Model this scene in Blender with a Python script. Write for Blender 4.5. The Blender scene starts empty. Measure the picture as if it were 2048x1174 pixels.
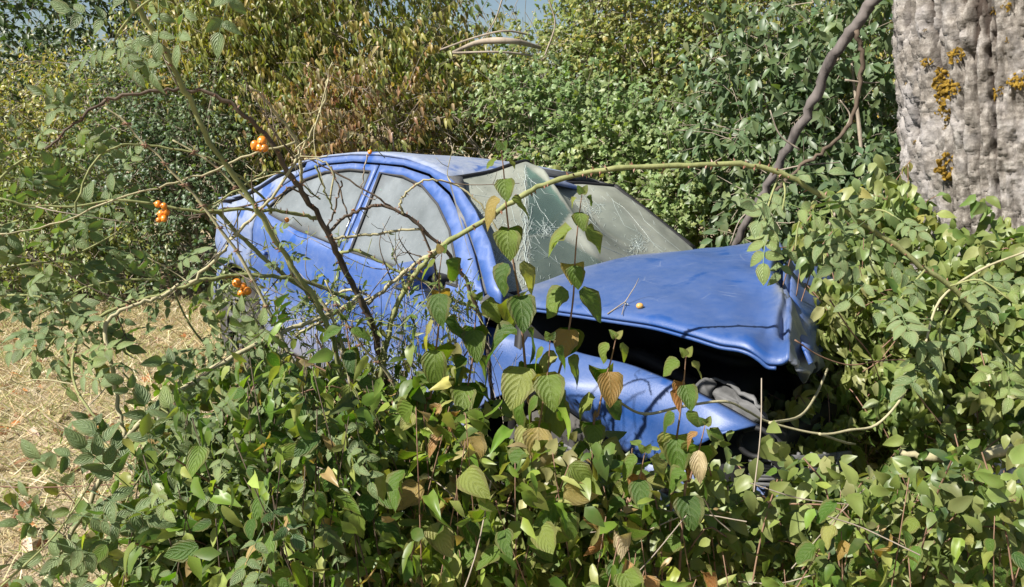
import bpy, math, random
import numpy as np
from mathutils import Vector, Matrix, Euler
from mathutils.geometry import delaunay_2d_cdt
from mathutils.bvhtree import BVHTree
random.seed(7); rng = np.random.default_rng(7)
S = bpy.context.scene
R = math.radians

# ------------------------------------------------------------------ camera
F, PIT, H = 1550.0, R(13), 1.66
cam = bpy.data.cameras.new('camera'); co = bpy.data.objects.new('camera', cam)
S.collection.objects.link(co); S.camera = co
cam.sensor_width = 36; cam.lens = 36 * F / 2048; cam.clip_start = 0.05; cam.clip_end = 500
co.location = (0, 0, H); co.rotation_euler = (math.pi / 2 - PIT, 0, 0)
# ------------------------------------------------------------------ light
SUN = Vector((-0.74, -0.42, 0.86)).normalized()      # towards the sun
w = bpy.data.worlds.new('World'); S.world = w; w.use_nodes = True
nt = w.node_tree; nt.nodes.clear()
sk = nt.nodes.new('ShaderNodeTexSky'); sk.sky_type = 'NISHITA'; sk.sun_disc = False
sk.sun_elevation = math.asin(SUN.z); sk.sun_rotation = math.atan2(SUN.x, SUN.y)
bg = nt.nodes.new('ShaderNodeBackground'); bg.inputs[1].default_value = 0.05
wo = nt.nodes.new('ShaderNodeOutputWorld')
nt.links.new(sk.outputs[0], bg.inputs[0]); nt.links.new(bg.outputs[0], wo.inputs[0])
sl = bpy.data.lights.new('sun', 'SUN'); sl.energy = 5.0; sl.angle = R(0.5); sl.color = (1, .955, .88)
so = bpy.data.objects.new('sun', sl); S.collection.objects.link(so)
so.rotation_euler = SUN.to_track_quat('Z', 'Y').to_euler()
S.view_settings.view_transform = 'Standard'; S.view_settings.look = 'None'
S.view_settings.gamma = 1; S.view_settings.exposure = 1.05
S.render.engine = 'CYCLES'
S.cycles.max_bounces = 7; S.cycles.transparent_max_bounces = 10
S.cycles.sample_clamp_indirect = 6
# ------------------------------------------------------------------ helpers
def at(px, py, Y):
    """world point seen at that spot, on the plane y = Y"""
    x = (px - 1024) / F; u = (587 - py) / F; c, s = math.cos(PIT), math.sin(PIT)
    d = Vector((x, c + u * s, -s + u * c))
    return Vector((0, 0, H)) + d * (Y / d.y)
def to_px(p):
    c, s = math.cos(PIT), math.sin(PIT)
    d = p[1] * c - (p[2] - H) * s; u = p[1] * s + (p[2] - H) * c
    return 1024 + F * p[0] / d, 587 - F * u / d
def link(o, parent=None):
    S.collection.objects.link(o)
    if parent: o.parent = parent
    return o
def tag(o, label=None, cat=None, group=None, kind=None):
    for k, v in (('label', label), ('category', cat), ('group', group), ('kind', kind)):
        if v: o[k] = v
    return o
def empty(name, loc=(0, 0, 0), **kw):
    o = bpy.data.objects.new(name, None); link(o); o.location = loc; o.empty_display_size = .1
    return tag(o, **kw)
def mesh_obj(name, V, Fc, mat, parent=None, smooth=True, loc=None, uv=None):
    m = bpy.data.meshes.new(name); m.from_pydata([tuple(v) for v in V], [], Fc)
    if smooth: m.polygons.foreach_set('use_smooth', [True] * len(m.polygons))
    m.materials.append(mat); m.update()
    o = bpy.data.objects.new(name, m); link(o, parent)
    if loc is not None: o.location = loc
    return o
class MB:
    def __init__(s): s.V = []; s.F = []
    def add(s, V, Fc):
        n = len(s.V); s.V += [tuple(v) for v in V]; s.F += [tuple(i + n for i in f) for f in Fc]; return s
    def box(s, c, h, rot=None, bev=0.0):
        hx, hy, hz = h; M = rot or Matrix.Identity(3); c = Vector(c)
        if bev <= 0:
            V = [c + M @ Vector((x * hx, y * hy, z * hz)) for x in (-1, 1) for y in (-1, 1) for z in (-1, 1)]
            s.add(V, [(0, 1, 3, 2), (4, 6, 7, 5), (0, 4, 5, 1), (2, 3, 7, 6), (0, 2, 6, 4), (1, 5, 7, 3)]); return s
        # rounded: superellipsoid
        n = 12; V = []; Fc = []
        for i in range(n + 1):
            th = -math.pi / 2 + math.pi * i / n
            for j in range(2 * n):
                ph = math.pi * j / n
                e = lambda t: math.copysign(abs(t) ** bev, t)
                V.append(c + M @ Vector((hx * e(math.cos(th)) * e(math.cos(ph)), hy * e(math.cos(th)) * e(math.sin(ph)), hz * e(math.sin(th)))))
        for i in range(n):
            for j in range(2 * n):
                a = i * 2 * n + j; b = i * 2 * n + (j + 1) % (2 * n); Fc.append((a, b, b + 2 * n, a + 2 * n))
        return s.add(V, Fc)
    def tube(s, P, rad, n=6, cap=True):
        P = [Vector(p) for p in P]; k = len(P)
        if not hasattr(rad, '__len__'): rad = [rad] * k
        V = []; Fc = []; up = Vector((.31, .17, .93))
        for i, p in enumerate(P):
            t = (P[min(i + 1, k - 1)] - P[max(i - 1, 0)])
            if t.length < 1e-9: t = Vector((0, 0, 1))
            t.normalize(); a = t.cross(up)
            if a.length < .1: a = t.cross(Vector((1, 0, 0)))
            a.normalize(); b = t.cross(a)
            for j in range(n):
                an = 2 * math.pi * j / n; V.append(p + (a * math.cos(an) + b * math.sin(an)) * rad[i])
        for i in range(k - 1):
            for j in range(n):
                q = i * n + j; r_ = i * n + (j + 1) % n; Fc.append((q, r_, r_ + n, q + n))
        if cap: Fc.append(tuple(range(n))[::-1]); Fc.append(tuple((k - 1) * n + j for j in range(n)))
        return s.add(V, Fc)
    def cone(s, p, d, r, n=4):
        p = Vector(p); d = Vector(d); t = d.normalized(); a = t.cross(Vector((.3, .5, .8))).normalized(); b = t.cross(a)
        V = [p + (a * math.cos(2 * math.pi * j / n) + b * math.sin(2 * math.pi * j / n)) * r for j in range(n)] + [p + d]
        return s.add(V, [(j, (j + 1) % n, n) for j in range(n)])
    def ball(s, c, r, sc=(1, 1, 1), rot=None, n=8):
        return s.box(c, (r * sc[0], r * sc[1], r * sc[2]), rot, bev=1.0)
    def build(s, name, mat, parent=None, smooth=True): return mesh_obj(name, s.V, s.F, mat, parent, smooth)
def smooth_line(P, per=5):
    P = [Vector(p) for p in P]
    if len(P) < 3: return P
    Q = [P[0] * 2 - P[1]] + P + [P[-1] * 2 - P[-2]]; out = []
    for i in range(1, len(Q) - 2):
        a, b, c, d = Q[i - 1:i + 3]
        for k in range(per):
            t = k / per
            out.append(.5 * ((2 * b) + (c - a) * t + (2 * a - 5 * b + 4 * c - d) * t * t + (3 * b - a - 3 * c + d) * t ** 3))
    out.append(P[-1]); return out
# ------------------------------------------------------------------ materials
class N:
    def __init__(s, name):
        s.m = bpy.data.materials.new(name); s.m.use_nodes = True; s.t = s.m.node_tree; s.t.nodes.clear()
        s.out = s.t.nodes.new('ShaderNodeOutputMaterial')
    def n(s, ty, ins=None, **kw):
        x = s.t.nodes.new('ShaderNode' + ty)
        for k, v in kw.items(): setattr(x, k, v)
        for k, v in (ins or {}).items():
            if isinstance(v, bpy.types.NodeSocket): s.t.links.new(v, x.inputs[k])
            elif isinstance(v, bpy.types.Node): s.t.links.new(v.outputs[0], x.inputs[k])
            else: x.inputs[k].default_value = v
        return x
    def ramp(s, fac, stops, interp='LINEAR'):
        x = s.t.nodes.new('ShaderNodeValToRGB'); x.color_ramp.interpolation = interp; e = x.color_ramp.elements
        while len(e) < len(stops): e.new(0.5)
        for i, (p, c) in enumerate(stops):
            e[i].position = p; e[i].color = (c[0], c[1], c[2], 1) if hasattr(c, '__len__') else (c, c, c, 1)
        s.t.links.new(fac.outputs[0] if isinstance(fac, bpy.types.Node) else fac, x.inputs[0]); return x
    def mix(s, f, a, b, blend='MIX'):
        x = s.n('Mix', data_type='RGBA', blend_type=blend)
        for i, v in ((0, f), (6, a), (7, b)):
            if isinstance(v, bpy.types.Node): v = v.outputs[2] if v.bl_idname == 'ShaderNodeMix' else v.outputs[0]
            if isinstance(v, bpy.types.NodeSocket): s.t.links.new(v, x.inputs[i])
            elif i == 0: x.inputs[0].default_value = v
            else: x.inputs[i].default_value = (*v, 1)
        return x.outputs[2]
    def math(s, op, a, b=0.0, c=None, clamp=False):
        x = s.n('Math', operation=op, use_clamp=clamp)
        for i, v in enumerate((a, b, c)):
            if v is None: continue
            if isinstance(v, bpy.types.Node): v = v.outputs[0]
            if isinstance(v, bpy.types.NodeSocket): s.t.links.new(v, x.inputs[i])
            else: x.inputs[i].default_value = v
        return x.outputs[0]
    def noise(s, sc, det=4, rough=.55, vec=None, dist=0, w=None):
        d = {'Scale': sc, 'Detail': det, 'Roughness': rough, 'Distortion': dist}
        if vec is not None: d['Vector'] = vec
        return s.n('TexNoise', d)
    def obj(s): return s.n('TexCoord').outputs['Object']
    def geo(s): return s.n('NewGeometry')
    def finish(s, sh, disp=None):
        s.t.links.new(sh.outputs[0] if isinstance(sh, bpy.types.Node) else sh, s.out.inputs[0]); return s.m
    def pr(s, color, rough=.6, spec=.5, bump=None, bs=.3, bd=.01, **kw):
        d = {'Roughness': rough, 'Specular IOR Level': spec}
        d['Base Color'] = color if not isinstance(color, tuple) else (*color, 1)
        if bump is not None: d['Normal'] = s.n('Bump', {'Height': bump, 'Strength': bs, 'Distance': bd})
        d.update(kw); return s.n('BsdfPrincipled', d)
def plain(name, c, rough=.6, spec=.4, var=.25, sc=30, **kw):
    b = N(name); nz = b.noise(sc, 5, .6, b.obj())
    col = b.ramp(nz, [(.3, tuple(x * (1 - var) for x in c)), (.7, tuple(min(1, x * (1 + var)) for x in c))])
    return b.finish(b.pr(col, rough, spec, bump=nz.outputs[0], bs=.2, bd=.003, **kw))
def leaf_shader(b, col, trans=(1.15, 1.25, .35), tr=.4, rough=.42, spec=.45, bump=None, pale=.35):
    g = b.geo()
    under = b.mix(pale, col, (.32, .38, .17))
    c2 = b.mix(g.outputs['Backfacing'], col, under)
    kw = {}
    if bump is not None: kw = dict(bump=bump, bs=.55, bd=.004)
    p = b.pr(c2, rough, spec, **kw)
    tc = b.mix(1.0, col, trans, 'MULTIPLY')
    t = b.n('BsdfTranslucent', {'Color': tc})
    mx = b.n('MixShader', {0: tr, 1: p.outputs[0], 2: t.outputs[0]})
    return b.finish(mx)
def tint_leaf_mat(name, **kw):          # colour of each leaf comes with the mesh
    b = N(name); a = b.n('Attribute', attribute_name='tint')
    nz = b.noise(60, 3, .6, b.obj()); col = b.mix(b.ramp(nz, [(.35, 0), (.75, .45)]), a.outputs['Color'], (.16, .15, .05))
    col = b.mix(.75, a.outputs['Color'], col)
    return leaf_shader(b, col, **kw)
def big_leaf_mat(name, stops, vs=.28, **kw):    # one object per leaf, veins in the leaf's own uv
    b = N(name); oi = b.n('ObjectInfo')
    col = b.ramp(oi.outputs['Random'], stops)
    uv = b.n('UVMap'); sp = b.n('SeparateXYZ', {0: uv})
    u, v = sp.outputs[0], sp.outputs[1]
    av = b.math('ABSOLUTE', b.math('SUBTRACT', v, .5))
    ph = b.math('SUBTRACT', u, b.math('MULTIPLY', b.math('POWER', av, 1.35), 1.5))
    fr = b.math('ABSOLUTE', b.math('SUBTRACT', b.math('FRACT', b.math('MULTIPLY', ph, b.math('ADD', b.math('MULTIPLY', oi.outputs['Random'], 1.6), 4.6))), .5))   # 0 at vein
    vein = b.math('SMOOTH_MIN', b.math('MULTIPLY', fr, 2.2), 1.0, .3)
    mid = b.math('MULTIPLY', av, 26, clamp=True)
    hgt = b.math('MULTIPLY', vein, mid)
    vc = b.mix(b.ramp(hgt, [(.0, vs), (.22, 0.0)]), b.mix(0, col, col), (.25, .30, .12))
    nz = b.noise(55, 4, .6, b.obj()); blot = b.ramp(nz, [(.55, 0), (.72, .55)])
    vc = b.mix(blot, vc, b.mix(.5, vc, (.20, .16, .05)))
    edge = b.ramp(b.math('ADD', b.math('MULTIPLY', av, 2), b.math('MULTIPLY', nz.outputs[0], .5)), [(.98, 0), (1.2, .5)])
    vc = b.mix(edge, vc, (.17, .13, .05))
    hb = b.math('ADD', b.math('MULTIPLY', hgt, .6), b.math('MULTIPLY', nz.outputs[0], .8))
    return leaf_shader(b, vc, bump=hb, **kw)

def bark_col(name, c1, c2, sc=40, vs=(1, 1, .25)):
    b = N(name); mp = b.n('Mapping', {'Vector': b.obj(), 'Scale': vs}); nz = b.noise(sc, 6, .65, mp.outputs[0]); n2 = b.noise(sc * .2, 3, .5, b.obj())
    c = b.mix(b.ramp(n2, [(.4, 0), (.65, 1)]), b.ramp(nz, [(.3, c1), (.7, c2)]), c2)
    return b.finish(b.pr(c, .8, .2, bump=nz.outputs[0], bs=.5, bd=.004))

def car_paint(name, dust_lo=.38, dust_hi=.62, up=1.0, blue=(.007, .062, .27), amt=1.0, dirt=False):
    b = N(name); g = b.geo(); o = b.obj()
    n1 = b.noise(1.3, 6, .6, o); n2 = b.noise(22, 7, .75, o); n3 = b.noise(120, 4, .7, o)
    nzv = b.n('SeparateXYZ', {0: g.outputs['Normal']}).outputs[2]
    upm = b.math('MULTIPLY', b.math('MAXIMUM', nzv, 0.0), .30 * up)
    f = b.math('ADD', b.math('ADD', b.math('MULTIPLY', n1.outputs[0], .5), b.math('MULTIPLY', n2.outputs[0], .35)), upm)
    dust = b.ramp(f, [(dust_lo, .12), (dust_hi, .62), (.95, .82)])
    streak = b.n('Mapping', {'Vector': o, 'Scale': (30, 30, 2.0)}); ns = b.noise(1.0, 4, .6, streak.outputs[0])
    washed = b.ramp(b.noise(5.5, 3, .5, o, dist=.6), [(.52, 1.0), (.60, .8), (.66, .2)])
    dust = b.math('MULTIPLY', b.math('MULTIPLY', dust.outputs[0], b.ramp(ns, [(.3, .8), (.7, 1.0)]).outputs[0]), washed.outputs[0])
    fleck = b.ramp(n3, [(.70, 0), (.76, 1)])
    dust = b.math('MULTIPLY', dust, amt); dc = b.ramp(n2, [(.3, (.19, .22, .27)), (.7, (.31, .33, .36))])
    c = b.mix(dust, blue, dc); c = b.mix(b.math('MULTIPLY', fleck.outputs[0], .5), c, (.42, .41, .38))
    if dirt:
        da = b.n('Attribute', attribute_name='dirt'); df = b.math('MULTIPLY', da.outputs['Fac'], b.ramp(b.noise(9, 5, .65, o), [(.3, .45), (.6, 1)]).outputs[0])
        c = b.mix(df, c, b.mix(b.ramp(n2, [(.35, 0), (.65, 1)]), (.15, .155, .14), (.27, .27, .26)))
    zl = b.n('SeparateXYZ', {0: o}).outputs[2]
    mud = b.ramp(b.math('ADD', zl, b.math('MULTIPLY', n2.outputs[0], .5)), [(.50, .75), (.85, 0)]); c = b.mix(mud, c, (.24, .22, .19))
    rg = b.math('ADD', b.math('MULTIPLY', dust, .5), .42)
    bp = b.math('ADD', n3.outputs[0], b.math('MULTIPLY', b.noise(3.5, 2, .5, o).outputs[0], 4.0))
    sv = b.n('TexVoronoi', {'Vector': b.n('Mapping', {'Vector': o, 'Scale': (3, 3, 14), 'Rotation': (.3, .2, .5)}).outputs[0], 'Scale': 2.2}, feature='DISTANCE_TO_EDGE')
    scr = b.math('MULTIPLY', b.ramp(sv, [(0, 1), (.006, 0)]).outputs[0], b.ramp(b.noise(2.6, 3, .5, o, dist=1.0), [(.54, 0), (.6, .8)]).outputs[0])
    c = b.mix(scr, c, (.36, .38, .42))
    return b.finish(b.pr(c, rg, .4, bump=bp, bs=.25, bd=.004, **{'Coat Weight': .12, 'Coat Roughness': .35}))

def dusty_glass(name, base=.8, col=(.34, .36, .36), tintc=(.55, .72, .66), attr=None):
    b = N(name); o = b.obj()
    tr = b.n('BsdfTransparent', {'Color': (*tintc, 1)}); gl = b.n('BsdfGlossy', {'Roughness': .04, 'Color': (1, 1, 1, 1)})
    fr = b.n('Fresnel', {'IOR': 1.5})
    clean = b.n('MixShader', {0: fr, 1: tr.outputs[0], 2: gl.outputs[0]})
    n1 = b.noise(5, 5, .6, o); n2 = b.noise(140, 4, .7, o)
    dc = b.mix(b.ramp(n2, [(.62, 0), (.74, .7)]), b.ramp(n1, [(.3, tuple(x * .75 for x in col)), (.7, tuple(x * 1.15 for x in col))]), (.5, .5, .47))
    dif = b.pr(dc, .75, .3, bump=n2.outputs[0], bs=.15, bd=.002)
    f = b.math('MULTIPLY', b.ramp(n1, [(.25, .82), (.7, 1)]).outputs[0], base)
    if attr:
        a = b.n('Attribute', attribute_name=attr); f = b.math('MULTIPLY', f, a.outputs['Fac'])
        dif.inputs['Base Color'].links[0].from_node; dc2 = b.mix(b.ramp(a.outputs['Fac'], [(.3, .9), (.72, .1)]), dc, (.07, .17, .15)); b.t.links.new(dc2, dif.inputs['Base Color'])
    return b.finish(b.n('MixShader', {0: f, 1: clean.outputs[0], 2: dif.outputs[0]}))

M = {}
M['paint'] = car_paint('car_paint', .30, .80, 1.0, amt=.66)
M['paint_hood'] = car_paint('bonnet_paint', .30, .85, .8, (.008, .052, .205), .40, True)
M['paint_roof'] = car_paint('dusty_roof_paint', .20, .55, 1.6, amt=1.12)
M['glass_side'] = dusty_glass('dusty_side_glass', .74, (.19, .21, .225))
M['glass_front'] = dusty_glass('dusty_windscreen', .92, (.29, .295, .245), attr='dust')
M['rubber'] = plain('black_rubber', (.035, .035, .037), .7)
M['black'] = plain('black_plastic_and_shade', (.012, .012, .013), .65)  # also carries the painted shade of the engine bay and cabin
M['grey_plastic'] = plain('grey_plastic', (.10, .10, .10), .7, sc=12, var=.5)
M['fabric'] = plain('grey_seat_fabric', (.07, .075, .08), .95, .1)
M['airbag'] = plain('airbag_cloth', (.72, .74, .72), .9, .1, .05)
M['metal'] = plain('dull_metal', (.25, .25, .26), .45, .5, Metallic=.7)
M['blue_plastic'] = plain('bright_blue_plastic', (.02, .25, .7), .25, .6, .1)
M['crack'] = plain('shattered_glass_edge', (.42, .48, .45), .3, .8, .1)
M['lamp'] = plain('headlamp_plastic', (.2, .2, .19), .2, .6, .1)
M['tyre'] = plain('tyre_rubber', (.05, .047, .043), .9, var=.5, sc=12)
M['red_lens'] = plain('red_lens', (.35, .01, .01), .25, .6)
M['brown_wood'] = bark_col('brown_cane', (.045, .032, .022), (.12, .09, .065))
M['green_cane'] = bark_col('green_cane', (.13, .15, .055), (.25, .26, .11), 60)
M['pale_cane'] = bark_col('pale_cane', (.24, .22, .12), (.40, .36, .22), 60)
M['red_stem'] = bark_col('reddish_stem', (.13, .065, .045), (.24, .15, .10), 60)
M['dead_wood'] = bark_col('grey_dead_wood', (.035, .03, .028), (.15, .13, .12), 30)
M['twig'] = bark_col('dry_twig', (.16, .13, .10), (.32, .27, .21), 50)
M['thorn'] = plain('thorn', (.22, .11, .07), .5)
M['whorl'] = plain('dead_flower_whorl', (.22, .13, .09), .9, .1, .4)
M['hip'] = plain('rose_hip', (.62, .20, .015), .35, .6, .22, 60)
M['fruit'] = plain('fallen_hip', (.55, .30, .08), .35, .5, .2, 60)
M['bg_leaf'] = tint_leaf_mat('hedge_leaf', tr=.40, spec=.45, rough=.42, pale=.06)
M['dog_leaf'] = big_leaf_mat('dogwood_leaf', [(0, (.04, .10, .008)), (.3, (.08, .16, .012)), (.55, (.15, .22, .025)), (.78, (.26, .29, .06)), (.93, (.38, .36, .12)), (1, (.36, .19, .05))], tr=.48, pale=.08)
M['green_leaf'] = big_leaf_mat('green_leaf', [(0, (.03, .09, .01)), (.5, (.07, .16, .015)), (.85, (.15, .24, .03)), (1, (.24, .24, .06))], tr=.46, pale=.06)
M['rose_leaf'] = big_leaf_mat('rose_leaf', [(0, (.06, .12, .04)), (.4, (.10, .17, .065)), (.8, (.16, .23, .10)), (1, (.19, .26, .05))], vs=.08, tr=.33, rough=.5, pale=.35)
M['dry_leaf'] = big_leaf_mat('dry_leaf', [(0, (.22, .09, .03)), (.4, (.35, .16, .05)), (.75, (.42, .28, .13)), (1, (.5, .42, .28))], tr=.25, pale=.1)

def leaf_template(L=1.0, W=.5, rows=6, cols=4, curl=.25, fold=.2, wave=.0, power=.8, tipx=.55, seed=0, jag=0):
    """blade along +x (base at 0), normal +z; returns V, tri/quad faces, uv"""
    r = random.Random(seed); V = []; UV = []; idx = []; tw = r.uniform(-.9, .9) if rows > 5 else 0; sway = r.uniform(-.14, .14) if rows > 5 else 0
    for i in range(rows + 1):
        t = (i / rows) ** (1.35 if rows > 5 else 1)
        wd = (math.sin(math.pi * min(1, t ** tipx)) ** power) * W / 2 if 0 < t < 1 else 0
        if i in (0, rows):
            z = -curl * t * t * L; V.append((t * L, sway * t * t, z)); UV.append((t, .5)); idx.append([len(V) - 1]); continue
        row = []
        for j in range(cols + 1):
            s = 2 * j / cols - 1
            ww = wd * (1 + (jag * r.uniform(-1, 1) if abs(s) == 1 else 0))
            z = -curl * t * t * L + fold * abs(s) * wd * 1.4 - .5 * fold * wd * s * s * (1 + math.sin(t * 9 + seed)) + wave * math.sin(t * 13 + seed + 2 * s) * abs(s) * W
            tw_ = tw * t * s * wd
            x = t * L + (jag * .5 * r.uniform(-1, 1) * L / rows if abs(s) == 1 else 0)
            V.append((x, s * ww + sway * t * t, z + tw_)); UV.append((t, .5 + .5 * s)); row.append(len(V) - 1)
        idx.append(row)
    Fc = []
    for i in range(rows):
        a, b = idx[i], idx[i + 1]
        if len(a) == 1: Fc += [(a[0], b[j + 1], b[j]) for j in range(len(b) - 1)]
        elif len(b) == 1: Fc += [(a[j], a[j + 1], b[0]) for j in range(len(a) - 1)]
        else: Fc += [(a[j], a[j + 1], b[j + 1], b[j]) for j in range(len(a) - 1)]
    Fc = [tuple(f) for f in Fc]
    return V, Fc, UV
def leaf_mesh(name, parts, mat):
    V = []; Fc = []; UV = []
    for (v, f, u, T) in parts:
        n = len(V); V += [tuple(T @ Vector(p)) for p in v]; UV += u; Fc += [tuple(i + n for i in q) for q in f]
    m = bpy.data.meshes.new(name); m.from_pydata(V, [], Fc); m.materials.append(mat)
    m.polygons.foreach_set('use_smooth', [True] * len(m.polygons))
    l = m.uv_layers.new(name='UVMap'); li = np.zeros(len(m.loops), int); m.loops.foreach_get('vertex_index', li)
    l.data.foreach_set('uv', np.array(UV)[li].ravel()); m.update(); return m
I4 = Matrix.Identity(4)
def petiole(L, w=.012):
    return [(0, -w, 0), (L, -w * .7, 0), (L, w * .7, 0), (0, w, 0)], [(0, 1, 2, 3)], [(.5, .5)] * 4
DOG = []; GRN = []; DRY = []
for k in range(7):
    v = leaf_template(1, .74 + .06 * (k % 3), 7, 4, .18 + .13 * (k % 4), .22 + .12 * (k % 3), .035, .70, .60, k, .05)
    DOG.append(leaf_mesh('leaf', [(*v, I4)], M['dog_leaf']))
    GRN.append(leaf_mesh('leaf', [(*leaf_template(1, .55 + .07 * (k % 3), 7, 4, .15 + .1 * (k % 4), .2, .03, .75, .66, k + 9, .06), I4)], M['green_leaf']))
    DRY.append(leaf_mesh('dry_leaf', [(*leaf_template(1, .5, 6, 4, .6, .7, .08, .75, .7, k + 20, .1), I4)], M['dry_leaf']))
ROSE = []
for k in range(5):      # compound leaf: stalk and 5 or 7 leaflets
    P = [(*petiole(1.0, .008), I4)]; n = 2 + k % 2
    for i in range(n):
        t = .38 + .42 * i / max(1, n - 1) * .9
        for sgn in (-1, 1):
            lf = leaf_template(.33, .19, 6, 4, .2, .22, .01, .75, .7, k * 5 + i, .05)
            T = Matrix.Translation((t, sgn * .01, -.05 * t)) @ Euler((random.uniform(-.3, .3), random.uniform(-.1, .35), sgn * (.95 + .15 * random.random())), 'XYZ').to_matrix().to_4x4()
            P.append((*lf, T))
    P.append((*leaf_template(.40, .23, 6, 4, .25, .22, .01, .75, .7, k, .05), Matrix.Translation((.96, 0, -.04))))
    ROSE.append(leaf_mesh('leaf', P, M['rose_leaf']))
def place(mesh, parent, p, axis, normal, s, name='leaf'):
    x = Vector(axis).normalized(); z = Vector(normal); z = (z - x * z.dot(x))
    if z.length < 1e-4: z = x.orthogonal()
    z.normalize(); y = z.cross(x)
    o = bpy.data.objects.new(name, mesh); link(o, parent)
    Mx = Matrix((x, y, z)).transposed().to_4x4(); Mx = Matrix.Translation(p) @ Mx @ Matrix.Diagonal((s, s * random.uniform(.85, 1.15), s, 1))
    if parent: Mx = parent_inv(parent) @ Mx
    o.matrix_basis = Mx
    return o
def parent_inv(p): return Matrix.Translation(-p.location)
# bulk foliage ------------------------------------------------------
def bulk(name, tmpl, P, X, Z, sc, tint, mat, parent=None):
    V0 = np.array(tmpl[0], float); tri = []
    for f in tmpl[1]:
        for k in range(1, len(f) - 1): tri.append((f[0], f[k], f[k + 1]))
    tri = np.array(tri); n = len(P); m0 = len(V0)
    X = X / np.linalg.norm(X, axis=1, keepdims=True); Z = Z - X * (Z * X).sum(1, keepdims=True)
    Z /= np.linalg.norm(Z, axis=1, keepdims=True) + 1e-9; Y = np.cross(Z, X)
    Rm = np.stack([X, Y, Z], 2) * sc[:, None, None]
    V = np.einsum('nij,mj->nmi', Rm, V0) + P[:, None, :]
    me = bpy.data.meshes.new(name); me.vertices.add(n * m0); me.vertices.foreach_set('co', V.astype(np.float32).ravel())
    T = (tri[None] + (np.arange(n) * m0)[:, None, None]).reshape(-1, 3); me.loops.add(T.size); me.loops.foreach_set('vertex_index', T.ravel().astype(np.int32))
    me.polygons.add(len(T)); me.polygons.foreach_set('loop_start', (np.arange(len(T)) * 3).astype(np.int32))
    me.polygons.foreach_set('use_smooth', np.ones(len(T), bool))
    a = me.color_attributes.new('tint', 'FLOAT_COLOR', 'POINT')
    C = np.ones((n, m0, 4), np.float32); C[:, :, :3] = tint[:, None, :]; a.data.foreach_set('color', C.ravel())
    me.materials.append(mat); me.update(calc_edges=True)
    o = bpy.data.objects.new(name, me); link(o, parent)
    if parent: o.matrix_basis = parent_inv(parent)
    o['kind'] = 'stuff'; return o
T_OV = leaf_template(1, .46, 3, 2, .25, .35, 0, .8, .65, 1)
T_DROOP = leaf_template(1, .40, 4, 2, .55, .6, 0, .8, .6, 2)
def lobed():
    V = [(0, 0, 0)]; pts = [(.05, .0), (.25, .30), (.38, .18), (.55, .42), (.68, .18), (1.0, .06), (1.0, -.06), (.68, -.18), (.55, -.42), (.38, -.18), (.25, -.30)]
    V = [(.45, 0, .06)] + [(x, y, -.12 * abs(y) - .1 * x * x) for x, y in pts]
    n = len(pts); return V, [(0, i + 1, (i + 1) % n + 1) for i in range(n)][::-1], None
T_LOB = lobed()
def pal(cols, wts, n, var=.22):
    cols = np.array(cols, float); i = rng.choice(len(cols), n, p=np.array(wts) / sum(wts))
    return cols[i] * (1 + var * rng.uniform(-1, 1, (n, 1))) * (1 + .08 * rng.uniform(-1, 1, (n, 3)))
print('helpers ready')
# ================================================================== ground
CARP = Vector((-0.10, 4.07, 0)); CARE = Euler((R(-3.9), R(2.1), R(-47.8)), 'XYZ'); CARM = Matrix.Translation(CARP) @ CARE.to_matrix().to_4x4(); CARI = CARM.inverted()
nrm = CARM.to_3x3() @ Vector((0, 0, 1))
from mathutils import noise as mn
def gz(x, y):
    d = math.hypot((x + .1) / 2.2, (y - 4.07) / 2.2)
    k = 1 / (1 + max(0, d - .6) ** 2 * 3)
    pl = -(nrm.x * (x - CARP.x) + nrm.y * (y - CARP.y)) / nrm.z
    return k * pl + .05 * mn.noise((x * .7, y * .7, 0)) + .02 * mn.noise((x * 3, y * 3, 4)) * (1 - .5 * k)
def ground():
    xs = np.concatenate([[-120, -60, -30, -16], np.arange(-9, 9.01, .12), [16, 30, 60, 120]])
    ys = np.concatenate([[-60, -20, -6], np.arange(-2, 12.01, .12), [20, 40, 80, 160]])
    V = [(x, y, gz(x, y) if abs(x) < 12 and -4 < y < 14 else 0) for y in ys for x in xs]; nx = len(xs)
    Fc = [(j * nx + i, j * nx + i + 1, (j + 1) * nx + i + 1, (j + 1) * nx + i) for j in range(len(ys) - 1) for i in range(nx - 1)]
    b = N('dry_soil'); o = b.obj(); n1 = b.noise(1.3, 5, .6, o); n2 = b.noise(22, 6, .7, o); n3 = b.n('TexVoronoi', {'Vector': o, 'Scale': 38.0})
    c = b.mix(b.ramp(n2, [(.3, 0), (.7, 1)]), (.24, .18, .11), (.48, .39, .27))
    c = b.mix(b.ramp(n1, [(.45, 0), (.62, .8)]), c, (.30, .26, .13))
    c = b.mix(b.ramp(n3.outputs['Color'], [(.7, 0), (.85, .35)]), c, (.45, .36, .25))
    m = b.finish(b.pr(c, .95, .1, bump=n2.outputs[0], bs=.8, bd=.03))
    tag(mesh_obj('ground', V, Fc, m), kind='structure')
ground()
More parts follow.
